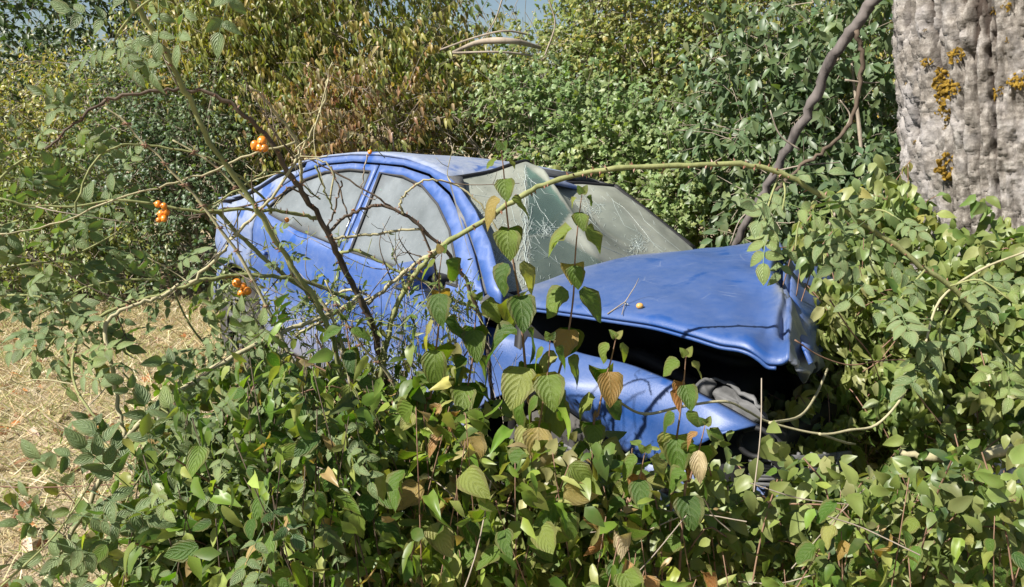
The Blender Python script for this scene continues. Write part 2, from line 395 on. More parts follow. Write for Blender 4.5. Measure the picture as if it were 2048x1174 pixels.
# dry grass, straw and fallen leaves on the open ground at the left
def blades(name, n, xr, yr, Lr, cols, wts, label, lean=(.2, 1.2), wd=.05, keep=None, parent=None, cat='grass'):
    x = rng.uniform(*xr, n); y = rng.uniform(*yr, n)
    if keep is not None: k = keep(x, y); x, y = x[k], y[k]
    n = len(x); P = np.stack([x, y, [gz(a, c) for a, c in zip(x, y)]], 1)
    az = rng.uniform(0, 2 * np.pi, n); el = rng.uniform(*lean, n)
    X = np.stack([np.cos(az) * np.sin(el), np.sin(az) * np.sin(el), np.cos(el)], 1); Z = rng.normal(size=(n, 3))
    t = ([(0, -wd / 2, 0), (0, wd / 2, 0), (.6, -wd / 2.4, -.06), (.6, wd / 2.4, -.06), (1, 0, -.22)], [(0, 1, 3, 2), (2, 3, 4)], None)
    o = bulk(name, t, P, X, Z, rng.uniform(*Lr, n), pal(cols, wts, n), M['straw'] if 'dry' in label or 'straw' in label else M['bg_leaf'])
    tag(o, label, cat, kind='stuff'); return o
bb = N('straw'); a_ = bb.n('Attribute', attribute_name='tint'); M['straw'] = bb.finish(bb.n('MixShader', {0: .3, 1: bb.pr(a_.outputs['Color'], .7, .3).outputs[0], 2: bb.n('BsdfTranslucent', {'Color': a_.outputs['Color']}).outputs[0]}))
STRAW = [(.58, .49, .28), (.46, .37, .20), (.68, .60, .40), (.30, .33, .10), (.32, .22, .12)]
blades('dry_grass', 60000, (-4.6, -.2), (1.7, 6.6), (.04, .16), STRAW, [4, 2, 4, 3.5, 1], 'short dry straw coloured grass on the open ground at the left', (.7, 1.5), .035)
blades('dry_grass', 12000, (-.5, 5), (1.0, 3.6), (.05, .22), STRAW, [3, 2, 2, 4, 1], 'dry grass and straw under the bushes at the right', (.5, 1.4), .03)
n_ = 1700; P_ = np.stack([rng.uniform(-4.6, 3.5, n_), rng.uniform(1.5, 6.6, n_), np.zeros(n_)], 1); P_[:, 2] = [gz(a, c) + .02 for a, c in P_[:, :2]]
az_ = rng.uniform(0, 6.28, n_)
tag(bulk('leaf_litter', T_DROOP, P_, np.stack([np.cos(az_), np.sin(az_), rng.uniform(-.2, .5, n_)], 1), np.stack([rng.normal(size=n_) * .5, rng.normal(size=n_) * .5, np.ones(n_)], 1), rng.uniform(.04, .12, n_),
         pal([(.42, .17, .05), (.45, .33, .18), (.58, .48, .34), (.25, .13, .06)], [2, 3, 3, 2], n_), M['straw']), 'small fallen leaves scattered over the dry ground', 'leaf litter', kind='stuff')
# ================================================================== hedge shrubs behind
def tubes_mesh(name, T, mat, parent):       # list of (points, radii, sides)
    mb = MB()
    for P, r_, n in T: mb.tube(P, r_, n, cap=False)
    o = mb.build(name, mat, parent)
    if parent: o.matrix_basis = parent_inv(parent)
    return o
DEPTHS = []
def shrub(name, label, cat, lobes, leaves, tmpl, size, cols, wts, droop=.8, out=.5, twl=.45, per=11, group=None, mat='bg_leaf', wood='twig', inner=.5, stems=9, top=None, bare=0, face=0.75, berries=None):
    """lobes: ellipsoids (cx, cy, cz, rx, ry, rz); twigs start inside and grow out through the surface, leaves sit along them"""
    L = np.array(lobes, float); base = (float(L[:, 0].mean()), float(L[:, 1].mean()), 0)
    root = empty(name, base, label=label, cat=cat, group=group)
    nt_ = leaves // per; vol = (L[:, 3] * L[:, 4] * L[:, 5]) ** .8
    li = rng.choice(len(L), nt_ * 2, p=vol / vol.sum()); d = rng.normal(size=(nt_ * 2, 3)); d /= np.linalg.norm(d, axis=1, keepdims=True)
    # the far side of a hedge is never seen from the lane: keep half of it only
    keep = (d[:, 1] < .25) | (rng.random(nt_ * 2) < .25)
    li, d = li[keep][:nt_], d[keep][:nt_]; nt_ = len(li)
    rr = 1 - inner * rng.random(nt_) ** 2.2 + .06 * rng.normal(size=nt_)
    lump = np.array([.16 * mn.noise((a * 2.1 + c, b_ * 2.1, q * 2.1 + 7)) for (a, b_, q), c in zip(d, li * 3.7)]) * 3.4
    B = L[li, :3] + d * L[li, 3:] * (rr + lump)[:, None]
    ok = B[:, 2] > .05; B, d = B[ok], d[ok]
    if top is not None: ok = B[:, 2] < top(B[:, 0], B[:, 1]); B, d = B[ok], d[ok]
    nt_ = len(B)
    dirn = d * out + rng.normal(size=(nt_, 3)) * .55 + np.array([0, 0, .25]); dirn /= np.linalg.norm(dirn, axis=1, keepdims=True)
    tl = twl * rng.uniform(.5, 1.2, nt_)
    T = []
    for i in range(nt_):
        if rng.random() < .45: continue
        p0 = Vector(B[i]); dv = Vector(dirn[i]) * tl[i]
        T.append(([p0 - dv * .3, p0 + dv * .4 + Vector((0, 0, .02)), p0 + dv - Vector((0, 0, .05 * tl[i]))], [.0035, .0025, .001], 3))
    for i in range(stems):
        q = lobes[i % len(lobes)]; x0 = base[0] + rng.uniform(-.6, .6) * (L[:, 0].ptp() if hasattr(L, 'ptp') else np.ptp(L[:, 0])) * .5 + rng.uniform(-.2, .2)
        e = Vector(q[:3]) + Vector((rng.uniform(-.6, .6) * q[3], rng.uniform(-.8, .0) * q[4], rng.uniform(0, .8) * q[5])); s0 = Vector((x0, base[1] + rng.uniform(-.3, .3), 0))
        m_ = s0.lerp(e, .5) + Vector((rng.uniform(-.25, .25), rng.uniform(-.2, .2), .1))
        T.append((smooth_line([s0, m_, e], 5), list(np.linspace(.03, .006, 11)), 5))
    for i in range(bare):
        q = lobes[i % len(lobes)]; e = Vector(q[:3]) + Vector((rng.uniform(-1, 1) * q[3], -q[4] * rng.uniform(.5, 1.05), rng.uniform(-.8, 1.1) * q[5]))
        a = rng.uniform(0, 6.28); dl = Vector((math.cos(a), rng.uniform(-.4, .4), .6 * math.sin(a))) * rng.uniform(.2, .5)
        T.append((smooth_line([e, e + dl * .5 + Vector(rng.normal(size=3)) * .03, e + dl], 4), list(np.linspace(.005, .0015, 9)), 4))
    tubes_mesh('branches', T, M[wood], root)['kind'] = 'stuff'
    # leaves
    t = rng.uniform(.05, 1.05, (nt_, per)); P = B[:, None, :] + dirn[:, None, :] * (tl[:, None] * t)[:, :, None] + rng.normal(size=(nt_, per, 3)) * .012
    P[:, :, 2] -= .05 * tl[:, None] * t * t
    side = rng.normal(size=(nt_, per, 3)) * .6
    X = dirn[:, None, :] * .45 + side + np.array([0, -.12, -droop])
    Z = np.array([SUN.x, SUN.y, SUN.z]) * face + np.array([0, -.35, .35]) + rng.normal(size=(nt_, per, 3)) * .55 + d[:, None, :] * .4
    n = nt_ * per; P = P.reshape(-1, 3); X = X.reshape(-1, 3); Z = Z.reshape(-1, 3)
    tw = pal(cols, wts, nt_, .15)      # colour goes with the twig, a little with the leaf
    C = np.repeat(tw, per, 0) * .55 + pal(cols, wts, n, .25) * .45
    g_ = (P[:, 2] > .02); hv = np.repeat(np.array([mn.noise((q[0] * 1.5, q[1] * 1.5, q[2] * 1.5 + 3)) for q in B]), per, 0)[:, None]; C = C * (1 + hv * np.array([.55, .30, .25]))   # slow noise varies leaf brightness and redness from limb to limb
    bulk('crown', tmpl, P[g_], X[g_], Z[g_], size * 1.18 * rng.uniform(.6, 1.3, n)[g_], C[g_], M[mat], root)
    if berries:
        k = rng.choice(len(B), berries[0]); mb = MB()
        for i in k:
            for _ in range(3):
                p = B[i] + dirn[i] * tl[i] * rng.uniform(.6, 1) + rng.normal(size=3) * .015
                r_ = .007; mb.add([p + np.array(v) * r_ for v in ((1, 0, 0), (-1, 0, 0), (0, 1, 0), (0, -1, 0), (0, 0, 1), (0, 0, -1))], [(0, 2, 4), (2, 1, 4), (1, 3, 4), (3, 0, 4), (2, 0, 5), (1, 2, 5), (3, 1, 5), (0, 3, 5)])
        o = mb.build('berries', M[berries[1]], root); o.matrix_basis = parent_inv(root); o['kind'] = 'stuff'
    return root
def lobe(px, py, Y, rx, ry=None, rz=None):
    p = at(px, py, Y); return (p.x, p.y + (ry or rx) * .8, p.z, rx, ry or rx, rz or rx)
M['berry'] = plain('yellow_haw', (.55, .38, .06), .35, .5)
OLIVE = [(.25, .26, .05), (.36, .33, .09), (.44, .39, .16), (.14, .18, .035), (.42, .29, .12), (.08, .11, .02)]
RED = [(.32, .12, .06), (.40, .21, .12), (.30, .22, .08), (.20, .24, .06), (.48, .33, .22)]
HAW = [(.12, .19, .04), (.18, .24, .06), (.27, .30, .09), (.07, .12, .03), (.36, .32, .09)]
PALE = [(.19, .28, .10), (.26, .34, .15), (.12, .19, .06), (.32, .34, .12)]
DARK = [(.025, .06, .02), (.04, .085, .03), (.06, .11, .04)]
BLU = [(0.078, 0.143, 0.072), (0.117, 0.182, 0.104), (0.065, 0.111, 0.039), (0.169, 0.221, 0.104)]
YEL = [(.30, .32, .06), (.42, .38, .10), (.19, .24, .05), (.48, .36, .11)]
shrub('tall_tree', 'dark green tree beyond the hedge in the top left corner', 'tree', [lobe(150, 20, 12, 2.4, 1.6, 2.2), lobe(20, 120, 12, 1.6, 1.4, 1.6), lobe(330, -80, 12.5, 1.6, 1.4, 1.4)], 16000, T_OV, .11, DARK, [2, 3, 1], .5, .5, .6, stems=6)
shrub('tall_tree', 'grey green treetop standing behind the low gap in the hedge', 'tree', [lobe(880, 45, 14, .7, .6, .5), lobe(560, 20, 14, 1.2, .8, .8)], 2600, T_OV, .10, BLU, [2, 2, 1, 1], .5, .5, .5, stems=4)
shrub('hedge_shrub', 'olive and yellow shrub under the dark tree, left end of the hedge', 'shrub', [lobe(40, 370, 7.2, .95, .8, .85), lobe(200, 300, 7.2, .9, .8, .9), lobe(330, 190, 7.6, .7, .7, .5), lobe(-140, 350, 7.2, .9, .8, .9)], 21000, T_OV, .042, OLIVE + HAW, [3, 2, 1, 3, 1, 1, 2, 2, 2, 1, 1], .6, berries=(60, 'berry'))
shrub('hedge_shrub', 'low leafy green shrub along the edge of the dry grass', 'shrub', [lobe(60, 500, 6.6, .65, .5, .55), lobe(200, 560, 6.4, .5, .4, .35), lobe(-100, 520, 6.6, .7, .5, .6)], 9000, T_OV, .045, HAW, [2, 3, 3, 2, 2], .6)
shrub('hedge_shrub', 'blue green hawthorn shrub behind the boot of the car', 'shrub', [lobe(260, 370, 6.7, .55, .5, .75), lobe(400, 400, 6.6, .45, .5, .8), lobe(380, 270, 7, .6, .5, .5)], 13000, T_LOB, .036, BLU, [3, 2, 3, 2], .4, berries=(25, 'berry'))
shrub('dogwood_hedge', 'tall olive dogwood with hanging leaves above the car roof', 'shrub', [lobe(520, 150, 7.1, .85, .7, .85), lobe(720, 90, 7.1, .85, .7, .85), lobe(640, 260, 6.9, .7, .6, .5), lobe(830, 230, 6.9, .6, .5, .55), lobe(450, 40, 7.3, .8, .7, .7), lobe(850, 190, 7.1, .5, .5, .35)], 26000, T_DROOP, .062, OLIVE + HAW, [4, 3, 2, 3, 2, 2, 2, 1, 1, 1, 1], 1.6, .5, .5)
shrub('dogwood_hedge', 'rust red leaved dogwood just above the car roof', 'shrub', [lobe(720, 235, 6.4, .55, .35, .33), lobe(600, 240, 6.5, .3, .3, .25), lobe(790, 280, 6.4, .3, .3, .25)], 3400, T_DROOP, .055, RED, [2, 2, 3, 4, 2], 1.7, .5, .4)
shrub('hawthorn', 'hawthorn with yellow berries to the right of the gap in the hedge', 'shrub', [lobe(1130, 200, 7.0, .7, .7, .5), lobe(1350, 90, 6.6, .8, .7, .85), lobe(1250, 60, 7.2, .55, .6, .7), lobe(1000, 200, 7.0, .5, .5, .3)], 24000, T_LOB, .042, HAW, [2, 3, 4, 1, 4], .5, berries=(170, 'berry'), bare=12)
shrub('hawthorn', 'pale green spreading hawthorn behind the windscreen', 'shrub', [lobe(1260, 330, 5.9, .62, .5, .34), lobe(1060, 210, 6.3, .36, .4, .10), lobe(1420, 420, 5.5, .42, .4, .4), lobe(1180, 250, 6.2, .4, .4, .22)], 17000, T_LOB, .045, PALE, [3, 3, 2, 1], .35, .7)
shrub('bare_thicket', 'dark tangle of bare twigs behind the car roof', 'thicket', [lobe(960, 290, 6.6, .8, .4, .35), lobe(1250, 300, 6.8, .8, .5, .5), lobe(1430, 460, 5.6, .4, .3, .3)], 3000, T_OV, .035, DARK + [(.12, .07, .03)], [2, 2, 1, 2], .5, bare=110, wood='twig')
shrub('leafy_creeper', 'broad leaved green creeper climbing beside the thick tree trunk', 'creeper', [lobe(1620, 330, 5.0, .5, .4, .75), lobe(1760, 200, 5.0, .45, .4, .8), lobe(1560, 200, 5.4, .5, .4, .6), lobe(1770, 430, 4.6, .35, .3, .4), lobe(1650, 450, 4.6, .4, .3, .3)], 7600, T_OV, .075, BLU, [4, 3, 3, 1], .75, .5, .4, per=8)
shrub('hedge_shrub', 'yellow green shrub at the top behind the leaning dead branch', 'shrub', [lobe(1560, 60, 6.6, .75, .6, .7), lobe(1720, 40, 6.4, .6, .6, .7), lobe(1880, 60, 7, .9, .6, .9), lobe(1450, 160, 6.4, .5, .5, .5)], 17000, T_OV, .042, YEL + [(.07, .12, .03)], [3, 3, 3, 1, 4], .6, berries=(170, 'berry'))
shrub('hedge_backing', 'backing shrubs with the shade of the hedge depth put into their leaf colour', 'shrub', [(-5.6, 9.3, 1.0, 2.2, .7, 1.5), (-2.8, 9.2, 1.0, 1.7, .7, 1.4), (-.6, 9.1, .7, 1.6, .7, 1.0), (2.4, 8.9, 1.1, 1.8, .7, 1.7), (4.9, 8.6, 1.2, 2.0, .7, 1.8), (3.6, 6.6, .8, 1.0, .5, 1.3)], 20000, T_OV, .10, DARK, [2, 2, 1], .5, inner=.9)  # row added as dark backing; hedge shade is in its leaf colours
# bare twigs reaching into the sky gap and the sun bleached log in the hedge
g = empty('dead_branch', at(1000, 90, 6.6), label='pale bleached dead branch lying across the hedge below the sky gap', cat='branch')
T_ = [(smooth_line([at(905, 105, 6.5), at(960, 84, 6.5), at(1025, 82, 6.4), at(1080, 95, 6.6)], 5), list(np.linspace(.012, .026, 8)) + list(np.linspace(.026, .016, 8)), 7), (smooth_line([at(880, 100, 6.5), at(950, 75, 6.5), at(1010, 62, 6.45), at(1060, 70, 6.6)], 5), .008, 5), (smooth_line([at(960, 84, 6.5), at(990, 40, 6.6), at(1010, -20, 6.6)], 5), .006, 4), (smooth_line([at(1090, 110, 6.5), at(1110, 50, 6.6), at(1098, 0, 6.6)], 5), .007, 4), (smooth_line([at(905, 106, 6.4), at(1000, 104, 6.35), at(1070, 112, 6.5)], 4), .009, 5)]
for i in range(26):
    a = at(random.uniform(860, 1080), random.uniform(60, 110), 7.3); T_.append((smooth_line([a, a + Vector((random.uniform(-.08, .08), 0, .18)), a + Vector((random.uniform(-.22, .22), 0, random.uniform(.3, .55)))], 3), .003, 3))
tubes_mesh('branches', T_, M['twig'], g)['kind'] = 'stuff'
# ================================================================== thick tree
def tree_trunk():
    cx, cy, r0 = 2.44, 3.62, .47
    root = empty('old_tree', (cx, cy, gz(cx, cy)), label='thick old tree with cracked bark and orange lichen beside the crumpled bonnet', cat='tree')
    nu, nv = 420, 560; h = 3.4
    u = np.linspace(0, 2 * np.pi, nu, endpoint=False); z = np.linspace(-.1, h, nv); U, Z = np.meshgrid(u, z)
    # bark plates: voronoi in stretched surface coordinates, periodic round the trunk
    circ = 2 * np.pi * r0; n1 = 40; sv = .34; nvv = int(h / sv)
    r = np.random.default_rng(3); jx = r.uniform(-.42, .42, (nvv + 6, n1)); jy = r.uniform(-.45, .45, (nvv + 6, n1)); ph = r.uniform(-1, 1, (nvv + 6, n1))
    wx = np.array([[mn.noise((3 * math.cos(a), 3 * math.sin(a), c * 4)) for a in u] for c in z[::4]]).repeat(4, 0)[:nv]
    a_ = U / (2 * np.pi) * n1 + wx * .9; b_ = (Z + .1) / sv + 2 + wx * .3
    ia, ib = np.floor(a_).astype(int), np.floor(b_).astype(int); d1 = np.full(U.shape, 9.); d2 = d1.copy(); hh = np.zeros_like(d1)
    for di in (-1, 0, 1):
        for dj in (-1, 0, 1, ):
            ca = ia + di; cb = np.clip(ib + dj, 0, nvv + 5); px_ = ca + .5 + jx[cb, ca % n1]; py_ = ib + dj + .5 + jy[cb, ca % n1]
            d = np.sqrt((a_ - px_) ** 2 + ((b_ - py_) * 1.0) ** 2); cl = d < d1
            d2 = np.where(cl, d1, np.minimum(d2, d)); hh = np.where(cl, ph[cb, ca % n1], hh); d1 = np.where(cl, d, d1)
    edge = np.clip((d2 - d1) / .30, 0, 1)
    fine = np.array([[mn.fractal((11 * math.cos(a), 11 * math.sin(a), c * 11), .8, 2.1, 5) for a in u] for c in z[::2]]).repeat(2, 0)[:nv]
    NO = lambda f, g, o_=0: np.array([[mn.noise((f * math.cos(a) + o_, f * math.sin(a), c * g)) for a in u] for c in z[::2]]).repeat(2, 0)[:nv]
    f1 = np.clip((np.abs(NO(5.8, .6) + .30 * NO(17, 2.6) + .10 * NO(45, 14)) - .06) / .11, 0, 1)
    f2 = np.clip((np.abs(NO(12, 1.2, 9) + .3 * NO(30, 5, 4)) - .01) / .10, 0, 1)
    cross = np.clip(np.abs(NO(5, 5.5, 20) + .25 * NO(18, 18, 3)) / .07, 0, 1)
    rid = f1 ** .55 * (.62 + .38 * f2 ** .6) * (.84 + .16 * cross)
    plate = .075 * rid + .012 * NO(4, 3, 31)
    edge = np.clip(rid * 1.1, 0, 1)
    vert = np.array([[mn.noise((30 * math.cos(a), 30 * math.sin(a), c * 9)) for a in u] for c in z[::2]]).repeat(2, 0)[:nv]
    flare = .16 * np.exp(-np.clip(Z, 0, 9) / .22) * (1 + .35 * np.sin(U * 5 + 1)) - .004 * Z
    rad = r0 + plate + fine * .018 + vert * .004 + flare + .02 * np.sin(U * 3 + Z)
    X = cx + rad * np.cos(U) - .19 * (Z - 1.2); Y = cy + rad * np.sin(U)
    V = np.stack([X - cx, Y - cy, Z - gz(cx, cy)], 2).reshape(-1, 3)
    ii = np.arange(nu); Fq = np.stack([np.stack([j * nu + ii, j * nu + (ii + 1) % nu, (j + 1) * nu + (ii + 1) % nu, (j + 1) * nu + ii], 1) for j in range(nv - 1)]).reshape(-1, 4)
    me = bpy.data.meshes.new('trunk'); me.vertices.add(len(V)); me.vertices.foreach_set('co', V.ravel()); me.loops.add(Fq.size); me.loops.foreach_set('vertex_index', Fq.ravel().astype(np.int32))
    me.polygons.add(len(Fq)); me.polygons.foreach_set('loop_start', (np.arange(len(Fq)) * 4).astype(np.int32)); me.polygons.foreach_set('use_smooth', np.ones(len(Fq), bool))
    at_ = me.attributes.new('cleft', 'FLOAT', 'POINT'); at_.data.foreach_set('value', edge.ravel().astype(np.float32)); me.update(calc_edges=True)
    b = N('bark'); o = b.obj(); n1_ = b.noise(28, 7, .7, o); n2 = b.noise(5, 4, .6, o); n3 = b.noise(160, 3, .6, o)
    c = b.ramp(n1_, [(.28, (.075, .065, .055)), (.5, (.20, .178, .155)), (.72, (.42, .39, .35))])
    c = b.mix(b.ramp(n2, [(.45, 0), (.7, .6)]), c, (.42, .40, .40))
    cl = b.n('Attribute', attribute_name='cleft'); c = b.mix(b.ramp(cl.outputs['Fac'], [(0, .95), (.72, 0)]), c, (.05, .037, .03))
    zz = b.n('SeparateXYZ', {0: o}).outputs[2]; wv = b.math('ADD', zz, b.math('MULTIPLY', n2.outputs[0], .25))
    c = b.mix(b.math('MULTIPLY', b.ramp(wv, [(.80, 1), (.84, 0)]).outputs[0], b.ramp(n1_, [(.35, .25), (.5, .95)]).outputs[0]), c, (.72, .71, .68))
    hb = b.math('ADD', n1_.outputs[0], b.math('MULTIPLY', n3.outputs[0], .3))
    me.materials.append(b.finish(b.pr(c, .9, .15, bump=hb, bs=.7, bd=.012)))
    tr = bpy.data.objects.new('trunk', me); link(tr, root)
    # crown limbs far above the frame keep the trunk a tree from other views
    mb = MB()
    for k in range(5):
        a = k * 1.26; mb.tube(smooth_line([(0, 0, 3.1), (.5 * math.cos(a), .5 * math.sin(a), 3.8), (1.3 * math.cos(a), 1.3 * math.sin(a), 4.9)], 4), list(np.linspace(.30, .06, 9)), 8)
    mb.build('limb', M['dead_wood'], root)
    # lichen cushions
    bl = N('lichen'); nl = bl.noise(90, 4, .6, bl.obj()); lm = bl.finish(bl.pr(bl.ramp(nl, [(.3, (.13, .075, .012)), (.7, (.28, .18, .03))]), .9, .1, bump=nl.outputs[0], bs=.8, bd=.004))
    bv = BVHTree.FromPolygons([tuple(v) for v in V], [tuple(f) for f in Fq[::1].tolist()])
    for (px, py, s) in ((1888, 165, 22), (1893, 190, 22), (1905, 175, 15), (1882, 212, 17), (1895, 228, 12), (1910, 112, 15), (1852, 126, 10), (1897, 333, 27), (1880, 150, 14), (1992, 190, 15), (2000, 182, 10), (2036, 162, 16), (2045, 158, 14), (2013, 12, 9), (1989, 20, 7), (2015, 80, 6), (1830, 285, 6), (1815, 165, 5), (1889, 255, 5), (1850, 60, 5)):
        o_ = Vector((0, 0, H)); d = (at(px, py, 3.0) - o_).normalized(); hit = bv.ray_cast(o_ - root.location, d)
        if hit[0] is None: continue
        rr = s / F * 3.3; mb = MB(); nn = (hit[1] + Vector((-.3, -.8, 0)) * .7).normalized(); q = nn.to_track_quat('Z', 'Y').to_matrix()
        for k in range(int(24 + 2 * s)):
            a = random.uniform(0, 6.28); q_ = rr * random.random() ** .5; r1 = rr * random.uniform(.09, .22)
            if s > 24 and q_ < rr * .3: continue
            p = q @ Vector((q_ * math.cos(a), q_ * math.sin(a), random.uniform(-.004, .008)))
            n_ = len(mb.V); mb.box(hit[0] + p, (r1, r1, r1 * .28), q, bev=1.0)
        V_ = [tuple(Vector(v) + Vector((mn.noise(Vector(v) * 60), mn.noise(Vector(v) * 60 + Vector((9, 0, 0))), mn.noise(Vector(v) * 60 + Vector((0, 9, 0))))) * .008) for v in mb.V]
        mesh_obj('lichen', V_, mb.F, lm, root)
    return root
tree_trunk()
# ================================================================== wrecked car
car = empty('wrecked_car', CARP, label='dusty blue saloon car with buckled bonnet and cracked windscreen, wrecked against the tree', cat='car')
car.rotation_euler = CARE
cam_l = CARI @ Vector((0, 0, H)); C3 = CARI.to_3x3()
def cl(px, py, Y):
    """point of the car (car axes) seen at that spot, on its lengthwise plane y = Y"""
    d = C3 @ (at(px, py, 1.0) - Vector((0, 0, H)))
    return cam_l + d * ((Y - cam_l.y) / d.y)
def sideY(x, z):
    y = -.83
    if z > .93: y += (z - .93) * .55
    if z < .38: y += .35 * (.38 - z) ** 2 * 4
    y -= .012 * math.exp(-((z - .74) / .05) ** 2)                 # shoulder crease
    y += .02 * math.exp(-((z - .58) / .10) ** 2)
    if x < -1.72: y += .62 * (-1.72 - x) ** 2 * 1.6
    if x > 1.75: y += .35 * (x - 1.75) ** 2
    # flared arches
    for cx_, cz_, a in ((-1.50, .27, .40), (1.28, .30, .40)):
        d = math.hypot(x - cx_, z - cz_); y -= .022 * math.exp(-((d - a) / .05) ** 2) if z > .2 else 0
    # accident ripples in the wing and front door
    if x > .5 and z < .93: y += .018 * math.sin(x * 11 + z * 5) * min(1, (x - .5) * 1.5) + .035 * math.exp(-((x - 1.05) / .14) ** 2 - ((z - .72) / .12) ** 2)
    return y
def panel(name, poly, mat, off=0.0, th=.012, step=.045, parent=car, ysgn=1, label=None, holes=()):
    """sheet cut to the outline poly in (x, z), laid on the body side"""
    P = [Vector(p) for p in poly]; out = []
    for i, p in enumerate(P):                      # refine edges
        q = P[(i + 1) % len(P)]; k = max(1, int((q - p).length / step))
        out += [p.lerp(q, j / k) for j in range(k)]
    n = len(out); edges = [(i, (i + 1) % n) for i in range(n)]
    x0, x1 = min(p.x for p in P), max(p.x for p in P); z0, z1 = min(p.y for p in P), max(p.y for p in P)
    def inside(x, z):
        c = False
        for i in range(len(P)):
            a, b = P[i], P[i - 1]
            if (a.y > z) != (b.y > z) and x < (b.x - a.x) * (z - a.y) / (b.y - a.y) + a.x: c = not c
        return c
    pts = list(out); k = 0; z = z0 + step / 2
    while z < z1:
        x = x0 + step / 2 + (k % 2) * step / 2
        while x < x1:
            if inside(x, z) and min((Vector((x, z)) - e).length for e in out) > step * .45: pts.append(Vector((x, z)))
            x += step
        z += step * .87; k += 1
    vv, ee, ff, *_ = delaunay_2d_cdt(pts, edges, [], 1, 1e-6)
    V = [(v.x, (sideY(v.x, v.y) + off) * ysgn, v.y) for v in vv]
    # seen from outside (-y): make the normals point there
    Fc = []
    for f in ff:
        ctr = sum((vv[i] for i in f), Vector((0, 0))) / len(f)
        if not inside(ctr.x, ctr.y): continue
        a, b, c = (Vector((V[i][0], V[i][2])) for i in f[:3]); cr = (b - a).cross(c - a)
        Fc.append(tuple(f) if (cr > 0) == (ysgn > 0) else tuple(f)[::-1])
    o = mesh_obj(name, V, Fc, mat, parent)
    s = o.modifiers.new('thickness', 'SOLIDIFY'); s.thickness = th; s.offset = -1
    if label: o['label'] = label
    return o
def arch(cx_, cz_, r_, a0, a1, n=14): return [(cx_ + r_ * math.cos(R(a0 + (a1 - a0) * i / n)), cz_ + r_ * math.sin(R(a0 + (a1 - a0) * i / n))) for i in range(n + 1)]
roof_line = [(-1.72, 1.035), (-1.62, 1.06), (-1.45, 1.135), (-1.30, 1.225), (-1.10, 1.305), (-.90, 1.352), (-.65, 1.385), (-.40, 1.402), (-.15, 1.402), (.06, 1.385), (.22, 1.345)]
def rl(x): return float(np.interp(x, [p[0] for p in roof_line], [p[1] for p in roof_line]))
door_top_r = [(-.36, 1.362), (-.60, 1.352), (-.85, 1.318), (-1.03, 1.262), (-1.18, 1.175), (-1.29, 1.07)]
door_top_f = [(.775, .945), (.62, 1.075), (.45, 1.195), (.28, 1.285), (.08, 1.347), (-.15, 1.368), (-.345, 1.364)]
win_r = [(-.40, 1.325), (-.60, 1.318), (-.82, 1.285), (-.99, 1.228), (-1.12, 1.150), (-1.22, 1.055), (-1.18, 1.012), (-.80, .975), (-.335, .955)]
win_f = [(.615, .945), (.53, 1.035), (.40, 1.145), (.24, 1.235), (.06, 1.302), (-.12, 1.328), (-.315, 1.328), (-.235, .95)]
def ring_panel(name, outer, inner, mat, **kw):
    """a door: skin below the belt plus the frame round the window, one sheet with the opening cut"""
    return panel(name, outer, mat, **kw)
def cut_door(name, lower, frame_out, win, mat, **kw):
    # one outline that runs round the window opening (joined by a hair-thin bridge below the belt)
    wi = win if sum((win[i][0] * win[(i + 1) % len(win)][1] - win[(i + 1) % len(win)][0] * win[i][1]) for i in range(len(win))) < 0 else win[::-1]
    out = lower + frame_out
    if sum((out[i][0] * out[(i + 1) % len(out)][1] - out[(i + 1) % len(out)][0] * out[i][1]) for i in range(len(out))) < 0: out = out[::-1]
    # bridge from the outline point nearest the window's lower edge
    bi, wj = min(((i, j) for i in range(len(out)) for j in range(len(wi))), key=lambda ij: math.dist(out[ij[0]], wi[ij[1]]) if out[ij[0]][1] < 1.0 else 9)
    a, b = out[bi], wi[wj]; e = .0006
    dx, dz = b[0] - a[0], b[1] - a[1]; l = math.hypot(dx, dz); nx, nz_ = -dz / l * e, dx / l * e
    poly = out[:bi] + [(a[0] - nx, a[1] - nz_)] + [(b[0] - nx, b[1] - nz_)] + (wi[wj + 1:] + wi[:wj]) + [(b[0] + nx, b[1] + nz_), (a[0] + nx, a[1] + nz_)] + out[bi + 1:]
    return panel(name, poly, mat, **kw)
gap = .006
low_r = [(-.30 - gap, .945), (-.305 - gap, .28), (-1.02, .28)] + arch(-1.50, .27, .405, 20, 62, 6) + [(-1.285, .80), (-1.30, 1.0)]
low_f = [(-.30 + gap, .28), (.80, .28), (.825, .60), (.79, .93)]
rear_door = cut_door('rear_door', low_r, [p for p in door_top_r[::-1]], win_r, M['paint'], step=.05)
front_door = cut_door('front_door', [(-.30 + gap, .945)] + low_f, door_top_f, win_f, M['paint'], step=.05)
def scaled(poly, k):
    cx_ = sum(p[0] for p in poly) / len(poly); cz_ = sum(p[1] for p in poly) / len(poly)
    return [(cx_ + (p[0] - cx_) * k, cz_ + (p[1] - cz_) * k) for p in poly]
for wn, dr in ((win_r, rear_door), (win_f, front_door)):
    g1 = panel('window', scaled(wn, 1.02), M['glass_side'], off=.014, th=.004, step=.08, parent=dr)
    mb = MB(); pp = [Vector((p[0], sideY(*p) + .004, p[1])) for p in scaled(wn, 1.0)]
    mb.tube(pp + [pp[0]], .008, 5); mb.build('rubber_seal', M['rubber'], dr)
